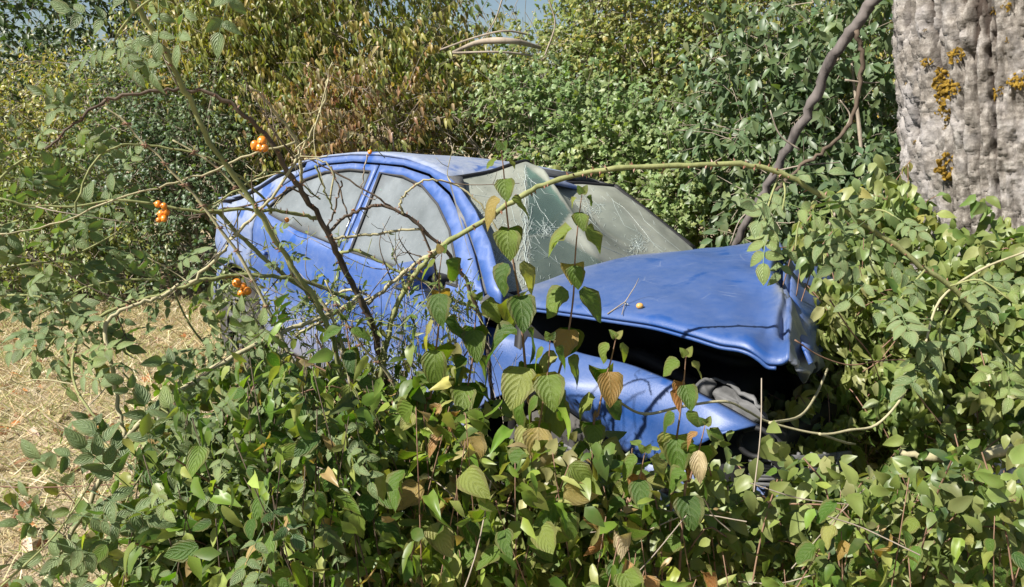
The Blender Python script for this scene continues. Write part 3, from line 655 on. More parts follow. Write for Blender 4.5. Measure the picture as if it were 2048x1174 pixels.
# rear quarter with the wheel arch cut out
quarter = panel('rear_quarter', [(-1.305, .80), (-1.31, 1.06), (-1.20, 1.178), (-1.05, 1.268)] + [(x, rl(x) - .025) for x in (-1.05, -1.18, -1.30, -1.45, -1.6, -1.72)] + [(-1.95, .985), (-2.05, .93), (-2.085, .70), (-1.93, .62), (-1.90, .30)] + arch(-1.50, .27, .395, 176, 62, 12), M['paint_roof'])
rail = panel('roof_rail', [(-1.04, 1.272), (-.86, 1.330), (-.60, 1.364), (-.36, 1.374), (-.15, 1.381), (.08, 1.360), (.29, 1.296), (.46, 1.206), (.63, 1.086), (.80, .955), (.90, .93), (.845, 1.0), (.68, 1.135), (.50, 1.245), (.33, 1.325), (.22, 1.362)] + [(x, rl(x) + .004) for x in (.06, -.15, -.40, -.65, -.90, -1.05)], M['paint'], off=-.004)
sill = panel('sill', [(-1.10, .27), (.86, .27), (.86, .17), (-1.10, .17)], M['paint'], off=.02)
# front wing: crushed, its top edge bent down and away from the bonnet
def wing():
    rows = 12; cols = 30; V = []; Fc = []
    top = [(.80, .915), (.92, .905), (1.10, .885), (1.25, .868), (1.45, .868), (1.62, .865), (1.80, .850), (1.93, .825), (2.02, .795)]
    bot = [(.83, .29), (.86, .29), (.875, .42), (.99, .62), (1.18, .715), (1.40, .705), (1.60, .60), (1.72, .63), (1.86, .72)]
    tp = [cl(px, py, sideY(1.0, .8) + .07) for px, py in ((960, 640), (1030, 668), (1120, 690), (1210, 715), (1300, 745), (1370, 772), (1440, 805), (1480, 830), (1508, 852))]
    bt = [cl(px, py, sideY(1.0, .6)) for px, py in ((905, 860), (935, 840), (985, 800), (1045, 775), (1105, 775), (1165, 830), (1240, 895), (1330, 920), (1440, 862))]
    tp = smooth_line(tp, 5); bt = smooth_line(bt, 5)
    for i in range(len(tp)):
        a, b = tp[i], bt[i]
        for j in range(rows + 1):
            t = j / rows; p = a.lerp(b, t); x, z = p.x, p.z
            y = sideY(x, max(.3, z)) + .07 * (1 - t) ** 3 + .018 * mn.noise((x * 5, z * 6, 2)) + .10 * max(0, x - 1.55) * (.4 + t)
            V.append((x, y, z))
    for i in range(len(tp) - 1):
        for j in range(rows): q = i * (rows + 1) + j; Fc.append((q, q + 1, q + rows + 2, q + rows + 1))
    # turned-in upper flange
    n = len(V)
    for i in range(len(tp)):
        v = V[i * (rows + 1)]; V.append((v[0], v[1] + .05, v[2] - .012))
    for i in range(len(tp) - 1): Fc.append((i * (rows + 1), (i + 1) * (rows + 1), n + i + 1, n + i))
    o = mesh_obj('front_wing', V, Fc, M['paint_hood'], car); s = o.modifiers.new('thickness', 'SOLIDIFY'); s.thickness = .006; s.offset = 0
    o['label'] = 'crushed blue front wing bent down from the bonnet'
wing()
# roof
def roof():
    xs = [-1.72, -1.62, -1.45, -1.30, -1.2, -1.10, -1.0, -.90, -.78, -.65, -.52, -.40, -.28, -.15, -.05, .06, .14, .22]; ny = 24; V = []; Fc = []
    for i, x in enumerate(xs):
        z0 = rl(x); ye = sideY(x, z0)
        for j in range(ny + 1):
            s = -1 + 2 * j / ny; fw = max(0, (x + .2) / .42)
            z = z0 + .022 * (1 - s * s) ** .8 * min(1, (x + 1.9) * 1.5) - .050 * max(0, s + .35) ** 1.3 * (.35 + fw) + .02 * math.exp(-((s + .9) / .3) ** 2) * (1 - fw)
            V.append((x + .03 * (1 - s * s) * fw, ye * -s * (-1) * -1 if False else -abs(ye) * -s, z))
    for i in range(len(xs) - 1):
        for j in range(ny): q = i * (ny + 1) + j; Fc.append((q, q + ny + 1, q + ny + 2, q + 1))
    o = mesh_obj('roof', V, Fc, M['paint_roof'], car); s = o.modifiers.new('thickness', 'SOLIDIFY'); s.thickness = .012; s.offset = -1
    a = empty('x') if False else None
    mb = MB(); b0 = cl(790, 314, -.1); mb.tube([b0, b0 + Vector((-.04, 0, .14))], .0025, 5); mb.build('aerial', M['black'], car)
roof()
# boot lid, tail and far side
def grid_panel(name, rows, mat, th=.012, label=None, parent=car, flip=False):
    V = [tuple(p) for r_ in rows for p in r_]; n = len(rows[0]); Fc = []
    for i in range(len(rows) - 1):
        for j in range(n - 1):
            q = i * n + j; f = (q, q + 1, q + n + 1, q + n); Fc.append(f[::-1] if flip else f)
    o = mesh_obj(name, V, Fc, mat, parent)
    if th: s = o.modifiers.new('thickness', 'SOLIDIFY'); s.thickness = th; s.offset = -1
    if label: o['label'] = label
    return o
rows = []
for x, z in ((-1.70, 1.03), (-1.80, 1.025), (-1.92, 1.01), (-2.03, .975), (-2.09, .90), (-2.12, .75), (-2.13, .62)):
    yw = abs(sideY(x, min(z, .93))) - .015
    rows.append([(x - .05 * (1 - (s_ / 6) ** 2), yw * s_ / 6, z + .015 * (1 - (s_ / 6) ** 2)) for s_ in range(-6, 7)])
boot = grid_panel('boot_lid', rows, M['paint_roof'], flip=True)
rows = []
for x, z in ((-2.10, .62), (-2.15, .55), (-2.15, .42), (-2.10, .28)):
    rows.append([(x - .06 * (1 - (s_ / 6) ** 2) + (.35 if abs(s_) == 6 else 0), .74 * s_ / 6 * (1.1 if abs(s_) == 6 else 1), z) for s_ in range(-6, 7)])
grid_panel('rear_bumper', rows, M['paint'], th=.02, flip=True)
for sg in (-1, 1):
    mb = MB(); mb.box((-2.10, sg * .60, .80), (.035, .10, .09), bev=.5); mb.build('tail_light', M['red_lens'], car)
panel('bumper_corner', [(-1.905, .60), (-2.08, .69), (-2.12, .60), (-2.12, .30), (-1.90, .26)], M['paint_roof'], off=-.012, th=.02)
far = [(-2.05, .3), (-1.9, .3)] + arch(-1.50, .27, .395, 176, 4, 12) + [(.88, .25)] + arch(1.28, .30, .395, 176, 60, 8) + [(1.62, .62), (1.62, .88), (.9, .93), (.3, .95), (-1.2, .97), (-1.7, 1.0), (-2.05, .92)]
panel('far_side', far, M['paint'], ysgn=-1, step=.08)
panel('far_roof_rail', [(-1.30, 1.0), (-1.16, 1.15), (-1.0, 1.235), (-.83, 1.29), (-.60, 1.325), (-.15, 1.335), (.06, 1.31), (.16, 1.28), (.20, 1.30)] + [(x, rl(x) - .03) for x in (.16, -.15, -.65, -1.05, -1.3, -1.6)], M['rubber'], ysgn=-1, step=.08)
rows = [[(-1.30 - .02, y, 1.24), (-1.5, y * 1.05, 1.15), (-1.70, y * 1.12, 1.04)] for y in (-.60, -.3, 0, .3, .60)]
# windscreen: knocked loose, creased in the middle, its top edge standing above the roof
def windscreen():
    tl, pk, br_, tr_ = cl(903, 357, -.585), cl(1046, 323, -.10), cl(1100, 362, .12), cl(1229, 372, .57)
    bl, bm, bmr, brr = cl(968, 592, -.80), Vector((.88, -.36, .90)), Vector((.93, .25, .90)), cl(1388, 497, .76)
    nt_ = 90; ns = 64; V = []; du = []; Fc = []
    tt = [0, .40, .58, 1.0]; top = smooth_line([tl, tl.lerp(pk, .5) + Vector((0, 0, -.012)), pk, pk.lerp(br_, .35) + Vector((0, 0, .008)), br_, br_.lerp(tr_, .5), tr_], 15)
    bot = smooth_line([bl, bl.lerp(bm, .5) + Vector((.03, 0, 0)), bm, bm.lerp(bmr, .5) + Vector((.03, 0, 0)), bmr, bmr.lerp(brr, .5) + Vector((.02, 0, .02)), brr], 15)
    nt_ = len(top) - 1
    for i in range(nt_ + 1):
        for j in range(ns + 1):
            t = j / ns; u_ = i / nt_
            p = top[i].lerp(bot[i], t); bulge = .05 * math.sin(math.pi * t) * math.sin(math.pi * u_) ** .5
            crease = .07 * math.exp(-abs(u_ - .345 - .10 * t) / .07) * (1 - t) ** .8 + -.06 * math.exp(-((u_ - .62 - .1 * t) / .10) ** 2) * (1 - t * .6)
            p = p + Vector((.62, 0, .78)) * (bulge + crease * (0 if j == 0 else 1) * min(1, t * 6)) + Vector((0, 0, .004 * mn.noise((u_ * 9, t * 9, 1))))
            V.append(p); px, py = to_px(CARM @ p)
            # where the dust was knocked or washed off: the shard shaped patch, the wiped lower middle
            d = 1.0
            def wedge(poly, val, soft=7):
                inside = True; m_ = 1e9
                for k in range(len(poly)):
                    a, b = poly[k], poly[(k + 1) % len(poly)]
                    dd = ((b[0] - a[0]) * (py - a[1]) - (b[1] - a[1]) * (px - a[0])) / math.dist(a, b); m_ = min(m_, dd)
                f = max(0, min(1, m_ / soft + .5)); return 1 - (1 - val) * f
            d *= wedge([(1050, 328), (1100, 368), (1143, 425), (1112, 466), (1056, 470)], .42, 5)
            d *= wedge([(1056, 470), (1112, 466), (1240, 540), (1210, 575), (1140, 575), (1055, 590)], .50, 14)
            d *= wedge([(1160, 395), (1240, 390), (1300, 470), (1290, 520), (1200, 470)], .66, 30)
            du.append(d)
    for i in range(nt_):
        for j in range(ns): q = i * (ns + 1) + j; Fc.append((q, q + 1, q + ns + 2, q + ns + 1))
    o = mesh_obj('windscreen', V, Fc, M['glass_front'], car); o['label'] = 'dusty cracked windscreen with a crease standing above the roof'
    a = o.data.attributes.new('dust', 'FLOAT', 'POINT'); a.data.foreach_set('value', du)
    s = o.modifiers.new('thickness', 'SOLIDIFY'); s.thickness = .005; s.offset = -1
    # rubber edge
    mb = MB(); W = lambda i, j: Vector(V[i * (ns + 1) + j])
    mb.tube([W(i, 0) for i in range(0, nt_ + 1, 2)], .011, 6); mb.tube([W(nt_, j) for j in range(0, ns + 1, 4)], .016, 6)
    mb.build('rubber_edge', M['black'], o)
    mb = MB(); e = [W(0, j) for j in range(0, ns + 1, 4)]; v_ = []; f_ = []
    for k, p in enumerate(e):
        q = p + Vector((.02, .045, .004)); r_ = p + Vector((-.012, -.014, .004)); v_ += [r_, q]
        if k: n = 2 * k; f_.append((n - 2, n - 1, n + 1, n))
    mb.add(v_, f_); so_ = mb.build('pillar_seal', M['grey_plastic'], o); so_.modifiers.new('t', 'SOLIDIFY').thickness = .01
    # cracks lie in the glass
    bv = BVHTree.FromPolygons([tuple(v) for v in V], Fc)
    def on(px, py):
        d = C3 @ (at(px, py, 1) - Vector((0, 0, H))); h_ = bv.ray_cast(cam_l, d.normalized())
        return (h_[0] - d.normalized() * .003) if h_[0] else None
    mb = MB()
    def crack(pp, w_=.0011):
        q = [on(*p) for p in pp]; q = [a for a in q if a]
        if len(q) > 1: mb.tube(q, w_, 3, cap=False)
    def star(cx_, cy_, r_, n):
        for k in range(n):
            a = k / n * 6.28 + random.uniform(-.2, .2); L = r_ * random.uniform(.4, 1.1)
            crack([(cx_ + math.cos(a) * L * t + random.uniform(-1, 1) * 1.5, cy_ + math.sin(a) * L * t * .8 + random.uniform(-1, 1) * 1.5) for t in (.06, .3, .6, 1)], .0008)
        for q in (.2, .38, .6):
            for k in range(n):
                if random.random() < .6: a = k / n * 6.28; b_ = a + 6.28 / n; crack([(cx_ + math.cos(t) * r_ * q, cy_ + math.sin(t) * r_ * q * .8) for t in (a, (a + b_) / 2 + .03, b_)], .0008)
    star(985, 535, 75, 22); star(1275, 490, 26, 18); star(1090, 460, 30, 16); star(955, 425, 26, 12); star(1180, 330 + 90, 34, 10)
    for k in range(26):       # the shattered crease
        y = random.uniform(330, 560); x = 1050 + (y - 330) * .03 + random.gauss(0, 5); a = random.uniform(-.5, .5); L = random.uniform(8, 40)
        crack([(x, y), (x + math.sin(a) * L * .5 + random.uniform(-2, 2), y + L * .5), (x + math.sin(a) * L, y + L)], .0009)
    crack([(1049, 330 + i * 12) if i % 2 else (1052, 330 + i * 12) for i in range(21)], .0016)
    for p in ([(1210, 385), (1260, 430), (1310, 490), (1345, 520)], [(1130, 390), (1190, 450), (1250, 500), (1300, 525)], [(1052, 350), (1090, 385), (1150, 400), (1210, 410)], [(1052, 340), (1080, 420), (1110, 455)], [(1225, 395), (1250, 450), (1330, 500)], [(1055, 480), (1110, 520), (1160, 560)], [(925, 380), (1000, 400), (1045, 420)], [(930, 440), (990, 500), (1050, 560)], [(940, 480), (990, 540)], [(1000, 350), (1030, 440), (1050, 480)], [(1160, 470), (1260, 515), (1330, 520)], [(1255, 385), (1290, 440), (1365, 505)]):
        q = []
        for i in range(len(p) - 1):
            for t in (0, .33, .66): q.append((p[i][0] + (p[i + 1][0] - p[i][0]) * t + random.uniform(-3, 3), p[i][1] + (p[i + 1][1] - p[i][1]) * t + random.uniform(-3, 3)))
        crack(q + [p[-1]], random.uniform(.0006, .0011))
    for cx_, cy_, sx, sy, n_ in ((985, 545, 34, 30, 260), (980, 440, 34, 60, 160), (1050, 430, 7, 60, 120), (1050, 500, 8, 60, 120), (1275, 490, 18, 15, 70), (1090, 462, 22, 10, 60), (955, 425, 16, 12, 40), (1180, 420, 22, 22, 60), (1052, 560, 30, 18, 70)):
        for k in range(n_):
            x, y = random.gauss(cx_, sx), random.gauss(cy_, sy); a = random.uniform(0, 6.28); L = random.uniform(2, 9); crack([(x, y), (x + math.cos(a) * L, y + math.sin(a) * L)], .0006)
    for k in range(90):
        x, y = random.uniform(930, 1350), random.uniform(370, 560); a = random.gauss(.9, .35); L = random.uniform(4, 24)
        crack([(x, y), (x + math.cos(a) * L, y + math.sin(a) * L)], .0006)
    c_ = mb.build('cracks', M['crack'], o); c_['kind'] = 'stuff'
    mb = MB(); mb.tube([tr_ + Vector((-.03, -.01, -.03)), tr_.lerp(brr, .5) + Vector((0, 0, -.02)), brr + Vector((0, 0, -.02))], .022, 8); mb.build('far_pillar', M['paint'], car)
windscreen()
# bonnet
def bonnet():
    U = [0, .16, .32, .48, .62, .75, .87, 1.0]
    near = [cl(1008, 606, -.78), cl(1090, 612, -.79), cl(1200, 624, -.79), cl(1320, 644, -.79), cl(1420, 672, -.79), cl(1495, 695, -.78), cl(1540, 712, -.76), cl(1578, 708, -.74)]
    far_ = [cl(1400, 506, .74), cl(1425, 500, .73), cl(1450, 494, .71), cl(1475, 489, .68), cl(1500, 485, .64), cl(1525, 481, .58), cl(1545, 479, .52), cl(1560, 484, .46)]
    nv = 40; nu = 60; V = []; Fc = []
    nn_ = smooth_line(near, 8); ff_ = smooth_line(far_, 8); nu = len(nn_) - 1
    for i in range(nu + 1):
        u_ = i / nu
        for j in range(nv + 1):
            v = j / nv; p = nn_[i].lerp(ff_[i], v)
            crown = .055 * math.sin(math.pi * v) ** .9 * (1 - .5 * u_)
            p = p + Vector((0, 0, crown))
            p.x += -.10 * math.sin(math.pi * v) * (1 - u_) * (1 if u_ < .5 else 0) * (1 - 2 * u_ if u_ < .5 else 0) + .015 * math.sin(math.pi * v) * u_ ** 3
            # buckles near the folded front
            p.z += .055 * math.exp(-((u_ - .80) / .07) ** 2 - ((v - .70) / .16) ** 2) - .085 * math.exp(-((u_ - .97) / .08) ** 2 - ((v - .66) / .12) ** 2)
            p.z += -.05 * math.exp(-((u_ - .96) / .05) ** 2 - ((v - .22) / .10) ** 2)
            p.z += -.05 * math.exp(-((u_ - 1.0) / .10) ** 2 - ((v - .42) / .10) ** 2) + .03 * math.exp(-((u_ - .92) / .05) ** 2 - ((v - .33) / .08) ** 2)
            def cz_(u0, v0, u1, v1, dep, wd_):
                dx_, dv = u1 - u0, v1 - v0; t_ = max(0, min(1, ((u_ - u0) * dx_ + (v - v0) * dv) / (dx_ * dx_ + dv * dv))); q_ = math.hypot(u_ - u0 - t_ * dx_, v - v0 - t_ * dv)
                return dep * math.exp(-q_ / wd_) * (.35 + .65 * t_)
            p.z += cz_(.72, .50, 1.0, .33, .035, .035) + cz_(.70, .62, 1.0, .60, -.05, .045) + cz_(.80, .10, 1.0, .16, -.03, .03) + cz_(.74, .80, .99, .90, .025, .03) + cz_(.86, .34, 1.0, .22, .03, .03)
            p.z += .010 * mn.noise((u_ * 5, v * 5, 3)) * (1 + 2 * u_) + .006 * mn.noise((u_ * 14, v * 14, 8)) * u_
            if j < 1: p.z -= .010
            V.append(p)
    W = nv + 1
    for i in range(nu):
        for j in range(nv): q = i * W + j; Fc.append((q, q + W, q + W + 1, q + 1))
    # front of the bonnet folded down past the ridge, in shade
    r0 = [V[nu * W + j].copy() for j in range(W)]; prev = nu * W
    for k in range(1, 9):
        t = k / 8; b0 = len(V)
        for j in range(W):
            v = j / nv; p = r0[j] + Vector((.02 * math.sin(t * 1.6) + .20 * t * v ** 1.2, (.05 + .16 * v) * t, -(.04 + .40 * v ** .7) * t ** 1.1))
            p += Vector((.05, 0, .03)) * (abs(mn.noise((v * 7, t * 2.5, 5))) - .1) * t + Vector((0, -.02, 0)) * abs(mn.noise((v * 16, t * 5, 8)))
            V.append(p)
        for j in range(nv): Fc.append((prev + j, b0 + j, b0 + j + 1, prev + j + 1))
        prev = b0
    o = mesh_obj('bonnet', V, Fc, M['paint_hood'], car); A = o.data.attributes.new('dirt', 'FLOAT', 'POINT'); dl = []
    for i, p in enumerate(V):
        if i < (nu + 1) * W:
            u_, v = (i // W) / nu, (i % W) / nv
            dl.append(min(1, .85 * math.exp(-((u_ - .93) / .07) ** 2 - ((v - .42) / .22) ** 2) + .45 * math.exp(-(u_ / .10) ** 2) + .35 * math.exp(-((1 - v) / .10) ** 2)))
        else: dl.append(.75 if (i % W) / nv < .6 else .25)
    A.data.foreach_set('value', dl); s = o.modifiers.new('thickness', 'SOLIDIFY'); s.thickness = .010; s.offset = -1
    o['label'] = 'blue bonnet tented up and folded at its front edge'
    mb = MB(); e = [V[i * W] + Vector((0, .004, -.016)) for i in range(0, int(nu * .93))]; mb.tube(e, .006, 6)
    mb.build('folded_edge', M['paint_hood'], o)
    return o, V, Fc
bon, BV, BF = bonnet()
rw = []
for t in np.linspace(0, 1, 9):
    a = cl(1556, 492, .50).lerp(cl(1600, 712, -.62), t) + Vector((.0, .04, -.03)); b_ = smooth_line([cl(1612, 510, .92), cl(1650, 545, .92), cl(1660, 600, .80), cl(1640, 660, .45), cl(1615, 700, .05)], 2)[int(t * 8)] + Vector((.02, .05, 0))
    rw.append([a.lerp(b_, k / 6) + Vector((.03, 0, 0)) * math.sin(k * 1.3 + t * 7) * .6 for k in range(7)])
grid_panel('front_panel', rw, M['paint'], th=.008, label='dark blue crumpled front panel behind the bonnet fold')
# engine bay and cabin: parts coloured black to stand in for inner shade
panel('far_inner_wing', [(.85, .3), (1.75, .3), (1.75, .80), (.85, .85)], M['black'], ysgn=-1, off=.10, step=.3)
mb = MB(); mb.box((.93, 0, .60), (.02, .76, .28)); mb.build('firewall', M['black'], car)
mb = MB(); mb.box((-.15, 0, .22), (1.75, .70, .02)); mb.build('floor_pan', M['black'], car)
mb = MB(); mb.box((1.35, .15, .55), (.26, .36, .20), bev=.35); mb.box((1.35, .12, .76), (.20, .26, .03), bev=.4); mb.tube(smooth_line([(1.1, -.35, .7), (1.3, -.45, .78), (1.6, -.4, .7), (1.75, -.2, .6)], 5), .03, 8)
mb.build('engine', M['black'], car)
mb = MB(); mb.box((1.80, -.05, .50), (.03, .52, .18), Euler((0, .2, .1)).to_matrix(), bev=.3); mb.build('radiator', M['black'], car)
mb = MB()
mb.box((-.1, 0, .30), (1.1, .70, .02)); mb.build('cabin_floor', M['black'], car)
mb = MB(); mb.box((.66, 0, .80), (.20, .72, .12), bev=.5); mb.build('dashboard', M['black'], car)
for sg in (-1, 1):
    for x in (-.15, -1.0):
        mb = MB(); mb.box((x, sg * .36, .48), (.25, .24, .09), bev=.5); mb.box((x - .26, sg * .36, .80), (.07, .23, .32), Euler((0, -.22, 0)).to_matrix(), bev=.5); mb.box((x - .36, sg * .36, 1.16), (.045, .12, .09), bev=.6)
        mb.build('seat', M['fabric'], car)
mb = MB(); c0 = Vector((.42, .36, .88)); mb.tube([c0 + Vector((-.10 * math.sin(a) * .5, .18 * math.cos(a), .18 * math.sin(a))) for a in np.linspace(0, 6.28, 25)], .013, 6); mb.tube([c0, c0 + Vector((.25, 0, -.08))], .03, 8); mb.build('steering_wheel', M['black'], car)
ab = cl(1100, 520, -.22); mb = MB(); mb.box(ab + Vector((.02, 0, 0)), (.13, .17, .16), Euler((.2, .3, 0)).to_matrix(), bev=.9); mb.build('airbag', M['airbag'], car)['label'] = 'pale inflated airbag behind the windscreen'
rows = [[(x, y, rl(x) - .03 + .03 * (1 - (y / .5) ** 2)) for y in (-.52, -.25, 0, .25, .52)] for x in (-1.3, -.9, -.4, 0, .15)]
grid_panel('headliner', rows, M['fabric'], th=.01)
ff0 = cl(1124, 440, .10); fr = empty('air_freshener', CARM @ ff0, label='bright blue ball hanging behind the cracked windscreen', cat='air freshener')
mb = MB(); mb.ball((0, 0, 0), .040, (1, 1, 1.1)); mb.build('ball', M['blue_plastic'], fr); mb = MB(); mb.tube([(0, 0, .04), (.004, 0, .08), (0, 0, .13)], .003, 5); mb.build('cord', M['twig'], fr)
# rear screen
rows = [[(-1.27, y, 1.255 + .03 * (1 - (y / .6) ** 2)) for y in (-.60, -.3, 0, .3, .60)], [(-1.5, y * 1.05, 1.14 + .03 * (1 - (y / .6) ** 2)) for y in (-.60, -.3, 0, .3, .60)], [(-1.70, y * 1.12, 1.04) for y in (-.60, -.3, 0, .3, .60)]]
# cowl, wiper, pillar foot
mb = MB(); a, b_ = cl(985, 590, -.74), cl(1170, 585, -.40); mb.tube([a, a.lerp(b_, .5) + Vector((.02, 0, .01)), b_], .011, 6); mb.tube([cl(975, 597, -.76), cl(1000, 612, -.74)], .016, 6); mb.build('wiper', M['black'], car)
mb = MB(); mb.box(cl(1000, 598, -.74), (.05, .11, .012), Euler((.1, .25, .5)).to_matrix(), bev=.3); mb.build('cowl_cover', M['grey_plastic'], car)
# door mirror, handles, badge strip
mb = MB(); mc = cl(826, 552, -.93); mb.box(mc, (.055, .11, .058), Euler((0, 0, .25)).to_matrix(), bev=.6); mir = mb.build('door_mirror', M['paint'], car)
mb = MB(); mb.box(mc + Vector((-.047, .01, 0)), (.008, .095, .048), Euler((0, 0, .25)).to_matrix(), bev=.5); mb.build('mirror_glass', M['black'], mir); mb = MB(); mb.box(mc + Vector((.03, .10, -.02)), (.05, .06, .028), bev=.6); mb.build('mirror_foot', M['black'], mir)
for x, dr in ((-1.16, rear_door), (-.17, front_door)):
    mb = MB(); y = sideY(x, .80); mb.box((x, y - .022, .80), (.085, .010, .014), bev=.5); mb.box((x - .06, y - .01, .80), (.014, .014, .012), bev=.6); mb.box((x + .06, y - .01, .80), (.014, .014, .012), bev=.6); mb.build('handle', M['paint'], dr)
p = cl(658, 566, -.83); mb = MB(); mb.ball(p, .028, (1, .3, 1.1)); mb.build('lock_recess', M['black'], rear_door)
# wheels
def wheel(x, z, sg, sc=1.0, yaw=0, tilt=0):
    mb = MB(); prof = [(.17, -.085), (.25, -.09), (.283, -.085), (.297, -.06), (.30, 0), (.297, .06), (.283, .085), (.25, .09), (.17, .085)]; n = 40; V = []; Fc = []
    for i in range(n):
        a = 2 * math.pi * i / n
        for r_, y in prof: V.append((r_ * math.cos(a), y, r_ * math.sin(a)))
    k = len(prof)
    for i in range(n):
        for j in range(k - 1): q = i * k + j; q2 = ((i + 1) % n) * k + j; Fc.append((q, q + 1, q2 + 1, q2))
    wh = bpy.data.objects.new('wheel', None); link(wh, car); wh.location = (x, sg * .74, z); wh.rotation_euler = (tilt, 0, yaw)
    mesh_obj('tyre', V, Fc, M['tyre'], wh)
    mb = MB(); mb.tube([(0, -.06 * -sg * -1 * -1, 0), (0, .0, 0)], .18, 24)
    s = sg
    mb = MB()
    for i in range(9):
        a = 2 * math.pi * i / 9; mb.box((.11 * math.cos(a), s * .075, .11 * math.sin(a)), (.072, .008, .020), Euler((0, -a, 0)).to_matrix(), bev=.4)
    mb.ball((0, s * .08, 0), .04, (1, .5, 1)); mb.tube([(.178 * math.cos(a), s * .08, .178 * math.sin(a)) for a in np.linspace(0, 2 * math.pi, 33)], .010, 5); mb.build('hub_cap', M['grey_plastic'], wh)
    mb = MB(); mb.tube([(0, s * .03, 0), (0, s * .05, 0)], .18, 24); mb.build('rim', M['black'], wh)
wheel(-1.50, .27, -1); wheel(1.26, .32, -1, yaw=.12); wheel(-1.50, .27, 1); wheel(1.26, .30, 1)
panel('wheel_arch_liner', arch(-1.50, .27, .43, 180, 0, 12) + [(-1.1, .2), (-1.9, .2)], M['black'], off=.22, step=.12)
panel('wheel_arch_liner', arch(1.28, .30, .44, 180, 0, 12) + [(1.7, .2), (.85, .2)], M['black'], off=.26, step=.12)
# smashed front: bumper pieces, headlamp shell, broken grille
mb = MB(); rw = []
for px, py, dz in ((1240, 930, 0), (1300, 925, 0), (1360, 935, 0), (1420, 955, 0), (1480, 975, 0), (1530, 990, 0), (1590, 1000, 0)):
    a = cl(px, py, -.80 + (px - 1240) * .0006); rw.append([a + Vector((0, .03, .02)), a + Vector((.01, -.01, 0)), a + Vector((.02, -.012, -.07)), a + Vector((.01, .0, -.16)), a + Vector((-.02, .05, -.22))])
grid_panel('front_bumper', rw, M['paint_hood'], th=.008, label='torn blue front bumper hanging below the wing', flip=True)
mb = MB(); hp = cl(1478, 812, -.62)
mb.box(hp, (.09, .045, .022), Euler((.2, .15, -.3)).to_matrix(), bev=.35); mb.box(hp + Vector((-.11, -.02, .03)), (.028, .03, .022), Euler((.4, .3, .3)).to_matrix(), bev=.7); mb.tube(smooth_line([hp + Vector((-.15, 0, .03)), hp + Vector((-.08, .02, .06)), hp + Vector((.0, .0, .05)), hp + Vector((.1, -.03, .03))], 5), .006, 6)
V_ = [tuple(Vector(v) + Vector((mn.noise(Vector(v) * 25), mn.noise(Vector(v) * 25 + Vector((5, 0, 0))), mn.noise(Vector(v) * 25 + Vector((0, 5, 0))))) * .02) for v in mb.V]
mesh_obj('headlamp_shell', V_, mb.F, M['grey_plastic'], car)['label'] = 'broken grey headlamp housing above the wing'
mb = MB(); a = cl(1512, 885, -.72); mb.tube([a + Vector((.0, .02 * math.cos(t), .045 * math.sin(t))) + Vector((.045 * math.cos(t), 0, 0)) for t in np.linspace(0, 5.2, 20)], .009, 6); mb.build('bent_bracket', M['black'], car)
mb = MB(); a = cl(1555, 905, -.66); mb.box(a, (.055, .012, .05), Euler((.3, .2, -.4)).to_matrix(), bev=.4); mb.build('lamp_fragment', M['black'], car)
mb = MB()
for k in range(7):
    a = cl(1500, 912 + k * 9, -.72); b_ = cl(1700, 905 + k * 9, -.25); mb.tube([a, a.lerp(b_, .5) + Vector((.03, 0, random.uniform(-.02, .02))), b_], .008, 5)
for k in range(7):
    a = cl(1520 + k * 26, 905, -.7 + .06 * k); mb.tube([a, a + Vector((0, 0, -.14))], .006, 4)
mb.build('broken_grille', M['grey_plastic'], car)['kind'] = 'stuff'
mb = MB(); a = cl(1300, 700, -.3); mb.box((1.75, -.55, .60), (.16, .18, .10), bev=.4); mb.build('battery', M['black'], car)
mb = MB(); mb.tube(smooth_line([cl(1250, 960, -.74), cl(1330, 975, -.76), cl(1450, 1000, -.78), cl(1560, 1030, -.75)], 5), .02, 8); mb.build('bumper_bar', M['black'], car)
# a rose hip, a white petal and straw twig lie on the bonnet
def on_bonnet(px, py, up=.0):
    bv = BVHTree.FromPolygons([tuple(v) for v in BV], BF); d = (C3 @ (at(px, py, 1) - Vector((0, 0, H)))).normalized(); h_ = bv.ray_cast(cam_l, d)
    if h_[0] is None: return on_bonnet(px, py - 4, up)
    return CARM @ (h_[0] + Vector((0, 0, up)))
p = on_bonnet(1279, 617, .009); mb = MB(); mb.ball((0, 0, 0), .011, (1.15, 1, .95)); o = mb.build('fallen_hip', M['fruit']); o.location = p; tag(o, 'small brownish rose hip lying on the blue bonnet', 'rose hip')
p = on_bonnet(1250, 610, .012); tw = MB(); q = p + Vector((.035, .02, .05)); tw.tube([on_bonnet(1215, 634, .004), p, q, q + Vector((.01, -.01, .03))], [.0025, .002, .0015, .001], 5); tw.tube([p, on_bonnet(1243, 635, .01)], .0015, 4)
o = tw.build('dry_twig', M['twig']); tag(o, 'thin dry twig lying on the bonnet beside the fallen hip', 'twig')
p = on_bonnet(1247, 612, .006); mb = MB(); mb.add(*(lambda t: (t[0], t[1]))(leaf_template(.035, .022, 4, 2, .3, .4, .05, .8, .7, 3))); o = mb.build('bird_dropping', M['airbag']); o.location = p; tag(o, 'curled white scrap on the bonnet by the dry twig', 'scrap')
